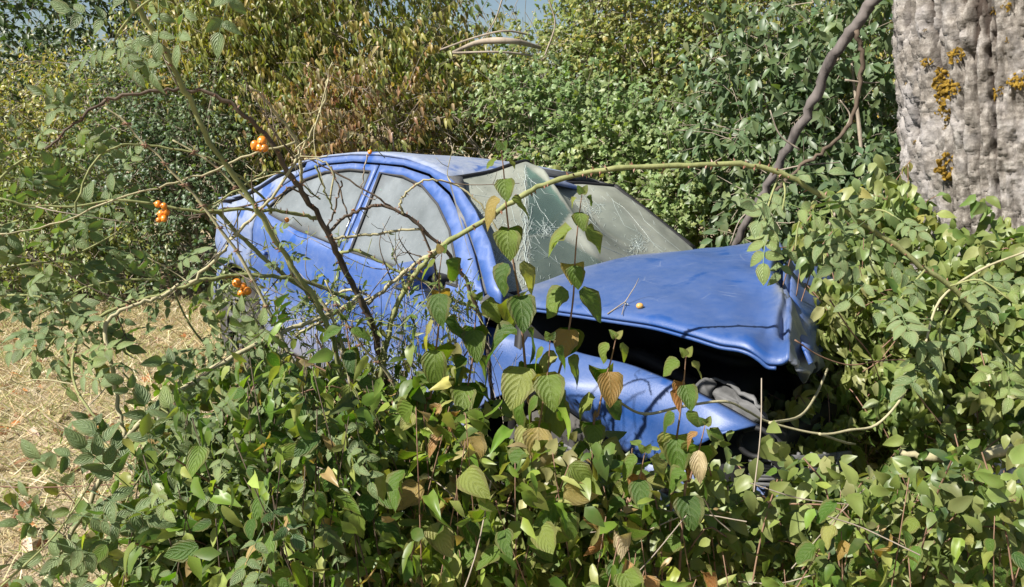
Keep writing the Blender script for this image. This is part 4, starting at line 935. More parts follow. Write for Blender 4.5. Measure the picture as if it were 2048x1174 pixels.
# ================================================================== plants in front
def to3(P, closed=None):
    """(px, py, Y) list -> world points; Y may be left out after the first"""
    out = []; Y = P[0][2]
    for p in P:
        if len(p) > 2: Y = p[2]
        out.append([p[0], p[1], Y])
    return [at(*q) for q in out]
def spread(P, Y0, Y1):
    n = len(P); return [(p[0], p[1], Y0 + (Y1 - Y0) * i / max(1, n - 1)) for i, p in enumerate(P)]
def cane(mb, P, w0, w1, thorns=None, tn=0, sides=6, jitter=.0, knots=True):
    Q = smooth_line(to3(P), 5)
    k = len(Q); ys = [q.y for q in Q]; rad = [max(.0006, (w0 + (w1 - w0) * i / (k - 1)) * .5 / F * ys[i] * (1.06 + (.16 * (i % 5 == 0) if knots else 0))) for i in range(k)]
    Q = [q + Vector(rng.normal(size=3)) * jitter for q in Q]
    mb.tube(Q, rad, sides)
    if thorns is not None:
        L = sum((Q[i + 1] - Q[i]).length for i in range(k - 1)); m = int(L / tn)
        for _ in range(m):
            i = random.randrange(k - 1); d = (Q[i + 1] - Q[i]).normalized(); s = d.cross(Vector(rng.normal(size=3))).normalized(); t = random.random()
            p = Q[i].lerp(Q[i + 1], t); r_ = rad[i]; thorns.cone(p + s * r_ * .7, s * (r_ * .8 + .005) - d * .003, r_ * .45 + .0006)
    return Q
def base_stem(Q, down=1.0):
    pass
def thorn_part(mb, root):
    if mb.V: o = mb.build('thorns', M['thorn'], root, smooth=False); o.matrix_basis = parent_inv(root); o['kind'] = 'stuff'
def add_part(mb, name, mat, root, kind=None):
    o = mb.build(name, mat, root); o.matrix_basis = parent_inv(root)
    if kind: o['kind'] = kind
    return o
def ground_pt(px, Y, dy=0):
    x = (px - 1024) / F * Y * 1.02; return Vector((x, Y + dy, gz(x, Y + dy) - .02))
def sprig(root, p, d, L, meshes, s, n, mat='green_cane', w=.0016, droop=.6):
    """a thin shoot with n leaves"""
    d = Vector(d).normalized(); q = [p, p + d * L * .5 + Vector((0, 0, .02 * L)), p + d * L - Vector((0, 0, .15 * L))]; Q = smooth_line(q, 4)
    mb = MB(); mb.tube(Q, list(np.linspace(w, w * .5, len(Q))), 4)
    add_part(mb, 'shoot', M[mat], root)
    for i in range(n):
        t = (i + .6) / n; k = min(len(Q) - 2, int(t * (len(Q) - 1))); pp = Q[k].lerp(Q[k + 1], t * (len(Q) - 1) - k)
        sd = d.cross(Vector((0, 0, 1))).normalized() * (1 if i % 2 else -1)
        ax = d * .5 + sd * .9 + Vector((random.uniform(-.3, .3), random.uniform(-.3, .3), random.uniform(-.5, .2)))
        place(random.choice(meshes), root, pp, ax, Vector((random.uniform(-.5, .2), random.uniform(-.7, .1), .8)), s * random.uniform(.75, 1.15))
# ---- rose bush: canes traced in the photograph, each at its own distance
rose = empty('rose_bush', ground_pt(700, 2.15), label='sprawling wild rose with thorny canes and orange hips in front of the car', cat='rose bush')
gm, bm, pm, th_ = MB(), MB(), MB(), MB()
canes = []
def cn(mb, P, Y0, Y1, w0, w1, tn=.03, **kw):
    q = cane(mb, spread(P, Y0, Y1), w0, w1, th_, tn, **kw); canes.append(q); return q
def add_cane(P, Y0, Y1, w0, w1, mat, tn=.03, root=None, **kw):
    kw.setdefault('jitter', .0018); mb = MB(); q = cane(mb, spread(P, Y0, Y1), w0, w1, th_, tn, **kw); add_part(mb, 'cane', M[mat], root or rose); canes.append(q); return q
c1 = add_cane([(240, -30), (290, 42), (335, 110), (369, 178), (424, 284), (485, 373), (535, 455), (575, 520), (618, 578), (650, 640), (680, 740), (705, 850), (735, 1000)], 1.6, 1.95, 10, 10, 'green_cane', .05, jitter=.0025)
c2 = add_cane([(92, 301), (130, 263), (185, 219), (232, 195), (315, 180), (369, 180), (445, 198), (500, 240), (545, 290), (576, 344), (613, 396), (656, 464), (687, 531), (726, 611), (748, 660), (770, 760), (790, 900), (800, 1040)], 1.7, 2.15, 4, 15, 'brown_wood', .028, jitter=.0025)
add_cane([(499, 174), (535, 205), (554, 232), (588, 274), (600, 318), (603, 370)], 1.9, 2.05, 4, 7, 'pale_cane')
add_cane([(662, 125), (656, 165), (640, 228), (612, 286), (599, 318)], 1.9, 2.0, 3, 5, 'pale_cane')
add_cane([(0, 398), (120, 415), (250, 400), (380, 422), (460, 420), (539, 421), (590, 428), (631, 436)], 1.75, 2.05, 4, 8, 'green_cane')
add_cane([(205, 850), (160, 790), (145, 740), (150, 700), (170, 660), (215, 625), (300, 595), (380, 568), (430, 556), (487, 550), (576, 556), (640, 572), (700, 600)], 1.55, 2.05, 5, 9, 'green_cane')
add_cane([(250, 880), (240, 830), (225, 740), (212, 650), (250, 618), (300, 600), (330, 590), (355, 570)], 1.6, 1.8, 9, 6, 'pale_cane')
c7 = add_cane([(80, 1200), (120, 1110), (165, 1030), (235, 900), (330, 800), (387, 765), (450, 722), (530, 680), (600, 650), (680, 620), (720, 590)], 1.35, 2.0, 13, 7, 'pale_cane', .04)
add_cane([(656, 466), (680, 440), (705, 427), (754, 410), (809, 430), (855, 467), (901, 513), (925, 548), (947, 600), (975, 700), (985, 800)], 2.05, 2.2, 6, 8, 'brown_wood')
add_cane([(806, 426), (800, 405), (809, 390), (831, 369), (864, 359), (913, 372), (962, 409), (993, 455), (1010, 480)], 2.1, 2.1, 5, 3, 'pale_cane')
add_cane([(656, 479), (702, 473), (740, 470), (779, 464), (840, 458), (856, 467)], 2.05, 2.15, 6, 5, 'pale_cane')
add_cane([(680, 507), (717, 503), (779, 534), (824, 553), (870, 571), (910, 600), (990, 640)], 2.1, 2.1, 7, 5, 'green_cane')
add_cane([(733, 608), (772, 574), (806, 547), (850, 515), (870, 501)], 2.12, 2.0, 8, 7, 'pale_cane')
add_cane([(380, 568), (430, 520), (470, 470), (520, 420), (560, 375), (590, 320), (600, 295)], 1.8, 1.9, 7, 5, 'pale_cane')
add_cane([(640, 400), (600, 365), (560, 345), (520, 350), (470, 385), (400, 418)], 2.05, 1.8, 3, 4, 'green_cane')
add_cane([(613, 396), (580, 375), (560, 392), (500, 408), (420, 425), (380, 440)], 2.0, 1.9, 4, 4, 'brown_wood')
add_cane([(395, 400), (440, 430), (500, 490), (560, 545), (620, 590), (660, 660), (700, 720)], 1.9, 2.1, 8, 10, 'green_cane')
add_cane([(640, 620), (690, 580), (740, 595), (700, 610), (650, 640), (590, 670)], 2.1, 2.05, 5, 7, 'pale_cane')
add_cane([(631, 330), (645, 370), (658, 400), (668, 428)], 2.05, 2.1, 4, 3, 'green_cane')
add_cane([(660, 400), (665, 345), (640, 320), (610, 318)], 2.1, 2.1, 4, 3, 'pale_cane')
add_cane([(735, 310), (728, 350), (724, 385), (750, 400)], 2.1, 2.1, 3, 2, 'twig')
add_cane([(700, 445), (680, 380), (662, 332)], 2.1, 2.15, 3, 3, 'brown_wood')
add_cane([(655, 455), (668, 425), (678, 385), (685, 360)], 2.05, 2.05, 4, 3, 'brown_wood')
add_cane([(150, 425), (180, 335), (230, 295), (300, 290), (400, 310), (470, 345), (520, 390), (545, 425)], 1.75, 2.0, 4, 5, 'green_cane')
add_cane([(0, 470), (100, 450), (240, 395), (330, 370), (420, 345), (500, 310), (590, 285)], 1.7, 1.9, 3, 5, 'pale_cane')
add_cane([(570, 250), (600, 300), (680, 350), (760, 400), (800, 426), (840, 455), (878, 560), (900, 650)], 2.1, 2.2, 3, 5, 'brown_wood')
add_cane([(640, 650), (700, 720), (760, 800), (830, 850), (900, 880)], 2.1, 1.9, 6, 5, 'pale_cane')
for k in range(46):     # fine dry side twigs
    q = random.choice(canes[:16]); i = random.randrange(2, len(q) - 2); p = q[i]; a = random.uniform(0, 6.28); L = random.uniform(.06, .24)
    d = Vector((math.cos(a), random.uniform(-.3, .3), math.sin(a))); mb = MB()
    Q = smooth_line([p, p + d * L * .5 + Vector(rng.normal(size=3)) * .015, p + d * L + Vector(rng.normal(size=3)) * .03], 4); mb.tube(Q, list(np.linspace(.0018, .0008, len(Q))), 4)
    for _ in range(2): j = random.randrange(2, len(Q) - 1); e = Vector(rng.normal(size=3)).normalized() * .05; mb.tube([Q[j], Q[j] + e * .5, Q[j] + e + Vector((0, 0, .01))], [.0011, .0009, .0006], 3)
    add_part(mb, 'twig', M[random.choice(['twig', 'brown_wood', 'pale_cane'])], rose)
thorn_part(th_, rose)
def hips(px, py, Y, pts, r_=.0085):
    for dx, dy, s in pts:
        p = at(px + dx, py + dy, Y + random.uniform(-.01, .01)); mb = MB()
        rr = r_ * s; mb.ball((0, 0, 0), rr * .9, (1.0 + .15 * random.random(), .95, 1.05 + .3 * random.random()), Euler((random.uniform(-.6, .6), random.uniform(-.6, .6), 0)).to_matrix(), n=8)
        d = Vector((random.uniform(-.7, -.1), -.5, random.uniform(-.4, .3))).normalized(); mb.cone(d * rr * .9, d * rr * .5, rr * .30, 5)
        o = mb.build('rose_hip', M['hip'], rose); o.location = p - rose.location
    mb = MB(); a = at(px + 12, py - 6, Y); mb.tube([at(px + 6, py, Y + .01), a, at(px + 30, py + 12, Y + .05)], .0012, 4); add_part(mb, 'stalk', M['green_cane'], rose)
hips(520, 289, 1.85, [(4, -7, 1.1), (-9, 3, 1.1), (0, 6, .95), (9, 7, 1.0)], .0105)
hips(324, 422, 1.75, [(-8, -14, .9), (4, -10, .9), (8, 2, 1), (-2, 6, 1), (4, 15, .95), (-6, 18, .8)], .0085)
hips(487, 577, 1.9, [(-13, -11, 1.15), (0, -4, .95), (8, 5, 1.1), (-4, 9, .9)], .0105)
hips(707, 423, 2.1, [(0, 0, 1)], .007); hips(740, 304, 2.1, [(0, 0, 1)], .006); hips(574, 440, 2.0, [(0, 0, 1)], .007); hips(486, 930, 1.6, [(0, 0, 1)], .007); hips(540, 1045, 1.5, [(0, 0, 1), (12, 8, .9)], .007)
# leaves on the rose
def rose_leaves(q, n, s=.10, t0=0, t1=1, par=None):
    for i in range(n):
        k = int((t0 + (t1 - t0) * random.random()) * (len(q) - 2)); p = q[k].lerp(q[k + 1], random.random()); d = (q[k + 1] - q[k]).normalized()
        sd = d.cross(Vector((0, 1, .3))).normalized() * random.choice((-1, 1))
        place(random.choice(ROSE), par or rose, p, d * random.uniform(-.3, .6) + sd + Vector((0, -.35, random.uniform(-.5, .1))), Vector((-.3, -.75, .6)) + Vector(rng.normal(size=3)) * .35, s * random.uniform(.75, 1.2))
rose_leaves(c7, 22, .115, .0, .8); rose_leaves(canes[5], 14, .09, .0, .6); rose_leaves(canes[1], 4, .08, 0, .12); rose_leaves(c1, 4, .08, 0, .18); rose_leaves(c1, 9, .05, .5, .8); rose_leaves(canes[6], 5, .08)
def cluster(px, py, Y, n, spx, spy, meshes, s, par, stem='green_cane'):
    for i in range(n):
        x, y = px + random.gauss(0, spx), py + random.gauss(0, spy); p = at(x, y, Y + random.uniform(-.15, .15))
        place(random.choice(meshes), par, p, Vector((random.uniform(-1, 1), random.uniform(-.5, .2), random.uniform(-.6, .5))), Vector((-.35, -.7, .6)) + Vector(rng.normal(size=3)) * .35, s * random.uniform(.7, 1.2))
def spray(label, P, Y0, Y1, n, s, mat='green_cane', w=(5, 3), cat='rose spray', name='rose_spray', meshes=None, group=None, tn=.05):
    """a long shoot coming in from its root, with leaves of its own"""
    r_ = empty(name, ground_pt(P[0][0], Y0), label=label, cat=cat, group=group)
    mb = MB(); t_ = MB(); q = cane(mb, spread(P, Y0, Y1), w[0], w[1], t_, tn); add_part(mb, 'cane', M[mat], r_); thorn_part(t_, r_)
    ml = meshes or ROSE
    for i in range(n):
        k = int((i + random.random()) / n * (len(q) - 2)); p = q[k]; d = (q[k + 1] - q[k]).normalized(); sd = d.cross(Vector((0, 1, .2))).normalized() * (1 if i % 2 else -1)
        place(random.choice(ml), r_, p, d * .5 + sd * random.uniform(.6, 1.1) + Vector((0, random.uniform(-.6, .1), random.uniform(-.5, .15))), Vector((-.3, -.75, .65)) + Vector(rng.normal(size=3)) * .35, s * random.uniform(.75, 1.2))
    return r_, q
SP = [('rose spray reaching in over the hedge foot at the far left, upper one', [(-60, 420), (30, 330), (80, 315), (150, 335), (210, 360)], 1.9, 2.0, 16, .085),
      ('rose spray with grey green leaflets below the upper left one', [(-60, 470), (40, 440), (120, 400), (200, 350), (250, 340)], 1.9, 2.0, 16, .085),
      ('dense leafy rose spray at the left edge level with the car boot', [(-60, 560), (40, 530), (120, 520), (190, 490), (260, 450)], 1.8, 1.95, 20, .09),
      ('rose spray drooping over the dry grass at the left', [(-60, 600), (30, 590), (100, 600), (130, 640), (100, 690), (80, 715)], 1.75, 1.7, 14, .08),
      ('rose spray with dark leaflets above the bare dry ground', [(330, 560), (250, 560), (170, 575), (110, 610), (60, 640)], 1.9, 1.75, 12, .085),
      ('leafy rose spray over the rear wheel of the car', [(620, 900), (520, 800), (440, 720), (380, 650), (340, 560), (330, 500)], 1.9, 2.0, 22, .095),
      ('rose spray with big pale leaflets in the lower left corner', [(-40, 1210), (50, 1130), (110, 1070), (160, 1000), (190, 950)], 1.3, 1.35, 9, .10),
      ('rose spray rising left of the pale arching cane', [(200, 1210), (230, 1100), (250, 1010), (290, 940), (330, 900)], 1.35, 1.5, 12, .10),
      ('rose spray over the middle of the dry grass edge', [(420, 1100), (380, 1000), (400, 920), (440, 860), (420, 800)], 1.5, 1.6, 20, .10),
      ('rose spray with grey leaflets under the dead flower stems', [(600, 1150), (560, 1050), (480, 980), (400, 940), (340, 920)], 1.45, 1.5, 20, .10),
      ('green rose spray standing before the rear door', [(560, 980), (540, 860), (500, 760), (470, 690), (420, 650)], 1.75, 1.85, 20, .10),
      ('rose spray with narrow leaflets hanging at the top left', [(520, -60), (400, -30), (300, 0), (240, 60), (225, 100)], 1.5, 1.5, 11, .085)]
for lb, P, a, b_, n, s in SP: spray(lb, P, a, b_, int(n * 1.0), s * 1.15, group='rose sprays at the left')
# stems with dead flower whorls
for lb, P, Y0 in (('dry stem with brown flower whorls, the upper of the two', [(208, 215), (246, 239), (284, 284), (315, 308), (342, 342), (376, 376), (397, 400), (448, 469), (482, 516), (543, 632), (571, 694), (615, 780), (655, 900), (690, 1050)], 1.75),
                  ('dry stem with brown flower whorls passing before the rear window', [(345, 280), (390, 305), (437, 338), (480, 385), (528, 430), (565, 500), (592, 560), (640, 600), (675, 660), (700, 760), (715, 900), (735, 1050)], 1.85),
                  ('short dry flower stem low in front of the sill', [(650, 560), (690, 640), (730, 700), (770, 740), (800, 800), (820, 900)], 1.9)):
    r_ = empty('dry_flower_stem', ground_pt(690, Y0), label=lb, cat='dry plant', group='dry whorled stems'); mb = MB(); q = cane(mb, spread(P, Y0, Y0 + .1), 3, 9, sides=6); add_part(mb, 'stem', M['pale_cane'], r_)
    L = 0
    for i in range(1, int(len(q) * .8)):
        L += (q[i] - q[i - 1]).length
        if L > .055:
            L = 0; mb = MB()
            for k in range(16):
                d = Vector(rng.normal(size=3)).normalized(); d.z *= .6; l_ = random.uniform(.006, .016); mb.cone(q[i] + d * .003, d * l_, .0022, 4)
            add_part(mb, 'flower_whorl', M['whorl'], r_)
# ---- long arching bramble cane over the windscreen
br = empty('bramble_cane', ground_pt(730, 2.0), label='long thorny cane arching across the windscreen and bonnet to the right', cat='bramble')
mb, t_ = MB(), MB(); bq = cane(mb, spread([(760, 760), (790, 620), (840, 535), (870, 504), (900, 480), (985, 430), (1050, 388), (1120, 357), (1230, 338), (1350, 331), (1480, 329), (1560, 345), (1640, 388), (1710, 435), (1790, 490), (1850, 540), (1900, 572), (1960, 640)], 2.0, 2.15), 11, 10, t_, .022, jitter=.0016)
add_part(mb, 'cane', M['green_cane'], br); thorn_part(t_, br)
for P, n in (([(1560, 345), (1570, 380), (1565, 420)], 3), ([(1650, 395), (1665, 430), (1660, 460)], 3), ([(1700, 430), (1760, 420), (1800, 440)], 3), ([(1640, 388), (1600, 440), (1590, 500)], 3), ([(1750, 460), (1740, 520), (1760, 560)], 4), ([(1850, 540), (1800, 600), (1790, 650)], 4), ([(1900, 572), (1960, 560), (2020, 600)], 5), ([(1905, 600), (1880, 660), (1890, 740)], 5), ([(1960, 640), (2000, 700), (2040, 740)], 5), ([(1560, 345), (1540, 400), (1530, 440)], 3)):
    mb = MB(); q = cane(mb, spread(P, 2.12, 2.05), 4, 3); add_part(mb, 'shoot', M['green_cane'], br)
    for i in range(n):
        p = q[int((i + .5) / n * (len(q) - 1))]; place(random.choice(ROSE), br, p, Vector((random.uniform(-1, 1), -.3, random.uniform(-.8, .2))), Vector((-.35, -.7, .7)) + Vector(rng.normal(size=3)) * .3, .125 * random.uniform(.8, 1.2))
# ---- leaning dead branch behind the bonnet
db = empty('dead_branch', at(1470, 490, 4.3), label='dark bare dead branch leaning up to the right behind the bonnet', cat='branch')
mb = MB(); cane(mb, spread([(1770, -40), (1740, 10), (1700, 62), (1660, 122), (1632, 190), (1592, 262), (1552, 342), (1512, 412), (1480, 475), (1445, 560)], 3.9, 4.3), 22, 13, sides=9, jitter=.006); add_part(mb, 'limb', M['dead_wood'], db)
mb = MB(); cane(mb, spread([(1712, 62), (1724, 95), (1723, 135), (1714, 200), (1692, 255), (1650, 300), (1610, 328), (1575, 356), (1555, 380)], 3.95, 4.0), 9, 6, sides=7, jitter=.005); add_part(mb, 'side_branch', M['brown_wood'], db)
mb = MB()
for P in ([(1552, 342), (1610, 330), (1680, 325)], [(1600, 300), (1560, 270), (1540, 220)], [(1690, 160), (1730, 165), (1760, 165)], [(1512, 412), (1480, 440), (1460, 490)], [(1692, 255), (1700, 230), (1680, 200)], [(1390, 520), (1430, 500), (1480, 505)]): cane(mb, spread(P, 4.0, 4.0), 4, 2)
add_part(mb, 'twig', M['twig'], db, 'stuff')
# ---- dogwood shoots: paired leaves on upright stems
def dogwood(label, P, Y0, Y1, nodes, wst=6, par=None, meshes=None, group='young dogwood shoots', cat='sapling', dry=0.0, size=1.0):
    r_ = par or empty('dogwood_shoot', ground_pt(P[-1][0], Y1), label=label, cat=cat, group=group)
    mb = MB(); Q3 = to3(spread(P, Y0, Y1)); g_ = Vector((Q3[-1].x * 1.0, Y1, gz(Q3[-1].x, Y1) - .02)); Q = smooth_line(Q3 + [g_], 6)
    rad = [.0011 + (wst * .5 / F * 1.6 - .0011) * min(1, i / (len(Q) * .7)) for i in range(len(Q))]; mb.tube(Q, rad, 6); add_part(mb, 'stem', M['red_stem'], r_)
    for k, (y, s) in enumerate(nodes):
        j = min(range(len(Q)), key=lambda i: abs(to_px(Q[i])[1] - y)); p = Q[j]; L = s * 1.75 / F * p.y * size; az = (k % 2) * 1.45 + random.uniform(-.35, .35)
        for sg in (0, math.pi):
            a = az + sg; h_ = Vector((math.cos(a), math.sin(a) * .8, 0)); ax = h_ * random.uniform(.45, .95) + Vector((0, 0, -random.uniform(.35, 1.0))); pt = h_ * .012 + Vector((0, 0, .004))
            m_ = random.choice(DRY) if random.random() < dry else random.choice(meshes or DOG)
            place(m_, r_, p + pt, ax, h_ * .8 + Vector((-.1, -.35, .55)), L * random.uniform(.82, 1.12))
    for sg in (-1, 1): place(random.choice(meshes or DOG), r_, Q[0], Vector((sg * .5, -.2, .8)), Vector((0, -1, .3)), .022)
    return r_
dogwood('dogwood shoot with broad hanging leaves before the windscreen, the tallest', [(1003, 300), (1008, 350), (1014, 430), (1026, 520), (1036, 580), (1046, 680), (1055, 790), (1062, 900)], 1.62, 1.7, [(322, 15), (362, 24), (402, 38), (462, 40), (535, 46), (600, 52), (668, 52), (740, 50), (800, 42), (860, 40)])
dogwood('dogwood shoot with round leaves in front of the far half of the windscreen', [(1164, 388), (1156, 450), (1150, 520), (1146, 600), (1132, 690), (1112, 770), (1100, 850)], 1.72, 1.75, [(402, 15), (425, 20), (462, 38), (530, 32), (590, 44), (655, 44), (720, 42), (790, 42)])
dogwood('dogwood shoot in front of the crushed wing, left of the pale vine', [(1232, 676), (1222, 720), (1208, 770), (1196, 830), (1185, 900)], 1.6, 1.65, [(690, 28), (745, 38), (795, 38), (850, 40), (905, 42)])
dogwood('dogwood shoot with curled leaves against the black engine bay', [(1372, 712), (1368, 760), (1360, 830), (1350, 900), (1345, 960)], 1.55, 1.6, [(724, 26), (770, 34), (830, 30), (880, 44), (925, 46)], dry=.12)
dogwood('dogwood shoot with yellowing leaves in front of the wing tip', [(1410, 850), (1398, 900), (1380, 960), (1365, 1040)], 1.5, 1.5, [(865, 26), (900, 42), (950, 46), (1000, 42)], dry=.2)
dogwood('dogwood shoot beside the A pillar foot of the car', [(884, 505), (878, 560), (880, 620), (872, 700), (862, 790), (850, 880)], 1.65, 1.7, [(520, 30), (590, 34), (640, 44), (700, 46), (765, 48), (830, 44)])
dogwood('dogwood shoot whose leaves hang over the front door', [(955, 600), (950, 650), (945, 720), (930, 800), (915, 900)], 1.7, 1.7, [(612, 34), (660, 44), (715, 44), (775, 46), (840, 44)])
dogwood('dogwood shoot with big dark leaves before the front wheel', [(1100, 680), (1096, 740), (1085, 810), (1070, 900), (1060, 980)], 1.6, 1.6, [(700, 36), (750, 46), (800, 44), (860, 44), (915, 46)])
dogwood('small dogwood shoot in front of the torn bumper', [(1290, 905), (1280, 950), (1262, 1000), (1250, 1070)], 1.45, 1.5, [(920, 34), (955, 42), (1005, 46)], dry=.15)
dogwood('dogwood shoot with red stem between the door and the wing', [(690, 640), (700, 700), (705, 770), (710, 850)], 1.85, 1.8, [(655, 34), (705, 40), (760, 44), (815, 44)], meshes=GRN)
T_WILT = leaf_template(1, .5, 5, 4, .6, .75, .05, .8, .65, 4)
T_SLIM = leaf_template(1, .30, 6, 2, .45, .4, .05, .8, .75, 11)
T_BIG = leaf_template(1, .55, 5, 4, .3, .25, .03, .8, .65, 6)
# ---- the low thicket between the lane and the car
ENV = [(0, 1060), (120, 1040), (210, 990), (290, 900), (340, 820), (400, 760), (470, 725), (560, 720), (640, 735), (720, 740), (800, 745), (860, 755), (910, 800), (960, 850), (1040, 870), (1120, 905), (1200, 940), (1280, 990), (1380, 1015), (1460, 1030), (1540, 1040), (1640, 1000), (1760, 960), (1900, 940), (2048, 930)]
def env(px): return float(np.interp(px, [e[0] for e in ENV], [e[1] for e in ENV]))
BUSH = [('tangled green shrub below the rear door of the car', 330, 560, GRN + ROSE, 1.55, 2.25, 30, .07, 'green_cane'),
        ('dense leafy shrub in front of the rear door sill', 520, 740, GRN + ROSE[:2] + DOG[:1], 1.5, 2.3, 34, .07, 'green_cane'),
        ('dark leaved shrub below the door mirror', 700, 920, GRN + DOG[:3], 1.5, 2.3, 34, .072, 'green_cane'),
        ('dogwood bush with veined leaves at the bottom centre of the lane edge', 820, 1060, DOG + DRY[:1], 1.3, 1.9, 32, .078, 'red_stem'),
        ('dogwood bush in front of the front wheel', 1010, 1240, DOG, 1.35, 1.9, 30, .074, 'red_stem'),
        ('dogwood bush with yellowing leaves below the torn bumper', 1200, 1460, DOG + DRY[:2], 1.25, 1.75, 28, .074, 'red_stem'),
        ('low weedy bush at the bottom left by the dry grass', 250, 430, ROSE + GRN[:3], 1.3, 1.7, 15, .08, 'green_cane'),
        ('low green bush at the bottom left of centre', 400, 700, ROSE + GRN, 1.2, 1.6, 30, .075, 'green_cane'),
        ('low leafy bush at the bottom edge right of the torn bumper', 1440, 1720, GRN + DOG, 1.3, 2.0, 24, .065, 'red_stem'),
        ('low leafy bush in the bottom right corner', 1680, 2060, GRN + DOG, 1.3, 2.2, 30, .07, 'red_stem')]
for lb, x0, x1, ml, y0, y1, ns, sz, sm in BUSH:
    r_ = empty('low_shrub', ground_pt((x0 + x1) / 2, (y0 + y1) / 2), label=lb, cat='shrub'); cnt = 0; EX = []
    for k in range(ns):
        px = random.uniform(x0, x1); Y = random.uniform(y0, y1); f_ = 0 if Y > (y0 + y1) / 2 else random.uniform(0, 260)
        top = at(px + random.uniform(-30, 30), env(px) + abs(random.gauss(0, 60)) - 15 + f_, Y)
        if top.z < .12: continue
        g_ = Vector((top.x + random.uniform(-.15, .15), Y + random.uniform(-.1, .1), gz(top.x, Y) - .02)); Q = smooth_line([g_, g_.lerp(top, .5) + Vector((random.uniform(-.13, .13), random.uniform(-.05, .05), 0)), top], 6)
        mb = MB(); mb.tube(Q, list(np.linspace(.0032, .0009, len(Q))), 5); add_part(mb, 'stem', M['brown_wood' if sm == 'green_cane' else sm], r_)
        nl = min(17, int(top.z / .05))
        for i in range(nl):
            t = 1 - i / nl * .85; j = min(len(Q) - 2, int(t * (len(Q) - 1))); p = Q[j].lerp(Q[j + 1], t * (len(Q) - 1) - j); a = random.uniform(0, 6.28); h_ = Vector((math.cos(a), math.sin(a), 0))
            if to_px(p)[1] > 1300: break
            me_ = random.choice(ml); L = sz * .74 * random.uniform(.55, 1.3) * (1.35 if me_ in ROSE else 1)
            a3 = (p + h_ * random.uniform(.0, .05), h_ * .8 + Vector((0, 0, -random.uniform(.1, 1.0))), h_ * .7 + Vector((-.2, -.3, .5)) + Vector(rng.normal(size=3)) * .55, L)
            if cnt < 285 and k < ns * .72 or (i < 3 and cnt < 297): place(me_, r_, *a3); cnt += 1
            else: EX.append(a3)
            # a few more leaves on short side shoots, in one mesh
            for _ in range(2):
                o3 = Vector(rng.normal(size=3)) * .045; EX.append((a3[0] + o3, a3[1] + Vector(rng.normal(size=3)) * .5, a3[2] + Vector(rng.normal(size=3)) * .4, sz * random.uniform(.35, .8)))
    if EX:
        A = [np.array([list(e[i]) for e in EX]) for i in range(3)]; C_ = [(.08, .17, .015), (.16, .25, .035), (.29, .34, .08), (.04, .09, .01)] if ml[0] in GRN or ml[0] in ROSE else [(.11, .20, .015), (.21, .28, .04), (.38, .40, .12), (.05, .11, .01), (.45, .40, .18)]
        TI = pal(C_, [3, 3, 3, 2, 1][:len(C_)], len(EX), .35); SZ = np.array([e[3] for e in EX]); KK = rng.integers(0, 4, len(EX)); dry_ = rng.random(len(EX)) < .06; TI[dry_] = np.array([.40, .27, .12])
        for q_, tm_ in enumerate((T_BIG, T_WILT, T_OV, T_SLIM)):
            z_ = KK == q_; bulk('foliage', tm_, A[0][z_], A[1][z_], A[2][z_], SZ[z_], TI[z_], M['bg_leaf'], r_)
# wilted creepers over the wrecked front, beside the tree
def thicket(label, boxes, n, tmpl, size, cols, wts, droop=1.0, cat='creeper', name='creeper', twigs=40, zmax=9):
    """foliage mass filling oblique boxes (px0, px1, py0, py1, Y0, Y1); grows from the ground up"""
    c0 = at((boxes[0][0] + boxes[0][1]) / 2, (boxes[0][2] + boxes[0][3]) / 2, boxes[0][4]); r_ = empty(name, (c0.x, c0.y, gz(c0.x, c0.y)), label=label, cat=cat)
    P = []; w_ = np.array([(b_[1] - b_[0]) * (b_[3] - b_[2]) for b_ in boxes], float); w_ /= w_.sum(); T = []
    K = int(n / 9)
    while len(P) < K:
        b_ = boxes[rng.choice(len(boxes), p=w_)]; p = at(rng.uniform(b_[0], b_[1]), rng.uniform(b_[2], b_[3]), rng.uniform(b_[4], b_[5]))
        if p.z < gz(p.x, p.y) + .02: continue
        P.append(p)
    P = np.array(P); d = rng.normal(size=(K, 3)) * .6 + np.array([0, -.1, .2]); d /= np.linalg.norm(d, axis=1, keepdims=True); L = rng.uniform(.08, .2, K)
    for i in range(min(K, twigs)): p0 = Vector(P[i]); dv = Vector(d[i]) * L[i]; T.append((smooth_line([p0 - dv * .8 - Vector((0, 0, .12)), p0, p0 + dv], 3), min(.0022, size * .04), 4))
    tubes_mesh('stems', T, M['red_stem' if size > .03 else 'green_cane'], r_)['kind'] = 'stuff'
    t = rng.uniform(0, 1, (K, 9)); Q = P[:, None] + d[:, None] * (L[:, None] * t)[..., None] + rng.normal(size=(K, 9, 3)) * .012
    X = rng.normal(size=(K, 9, 3)) * .6 + np.array([0, -.2, -droop]); Z = rng.normal(size=(K, 9, 3)) * .55 + np.array([-.45, -.55, .5])
    C = np.repeat(pal(cols, wts, K, .15), 9, 0) * .5 + pal(cols, wts, K * 9, .2) * .5; Q = Q.reshape(-1, 3); ok = Q[:, 2] > .01
    bulk('foliage', tmpl, Q[ok], X.reshape(-1, 3)[ok], Z.reshape(-1, 3)[ok], (size * rng.uniform(.6, 1.3, K * 9))[ok], C[ok], M['bg_leaf'], r_)
    return r_
WG = [(.19, .25, .06), (.27, .31, .10), (.14, .20, .04), (.32, .31, .14), (.10, .15, .03)]
thicket('wilted pale green creeper beside the folded bonnet front', [(1640, 1830, 600, 920, 2.75, 3.05), (1620, 1700, 760, 900, 2.6, 2.9), (1560, 1680, 890, 960, 2.4, 2.8)], 3000, T_WILT, .062, WG, [3, 3, 2, 2, 1], 1.4, twigs=90)
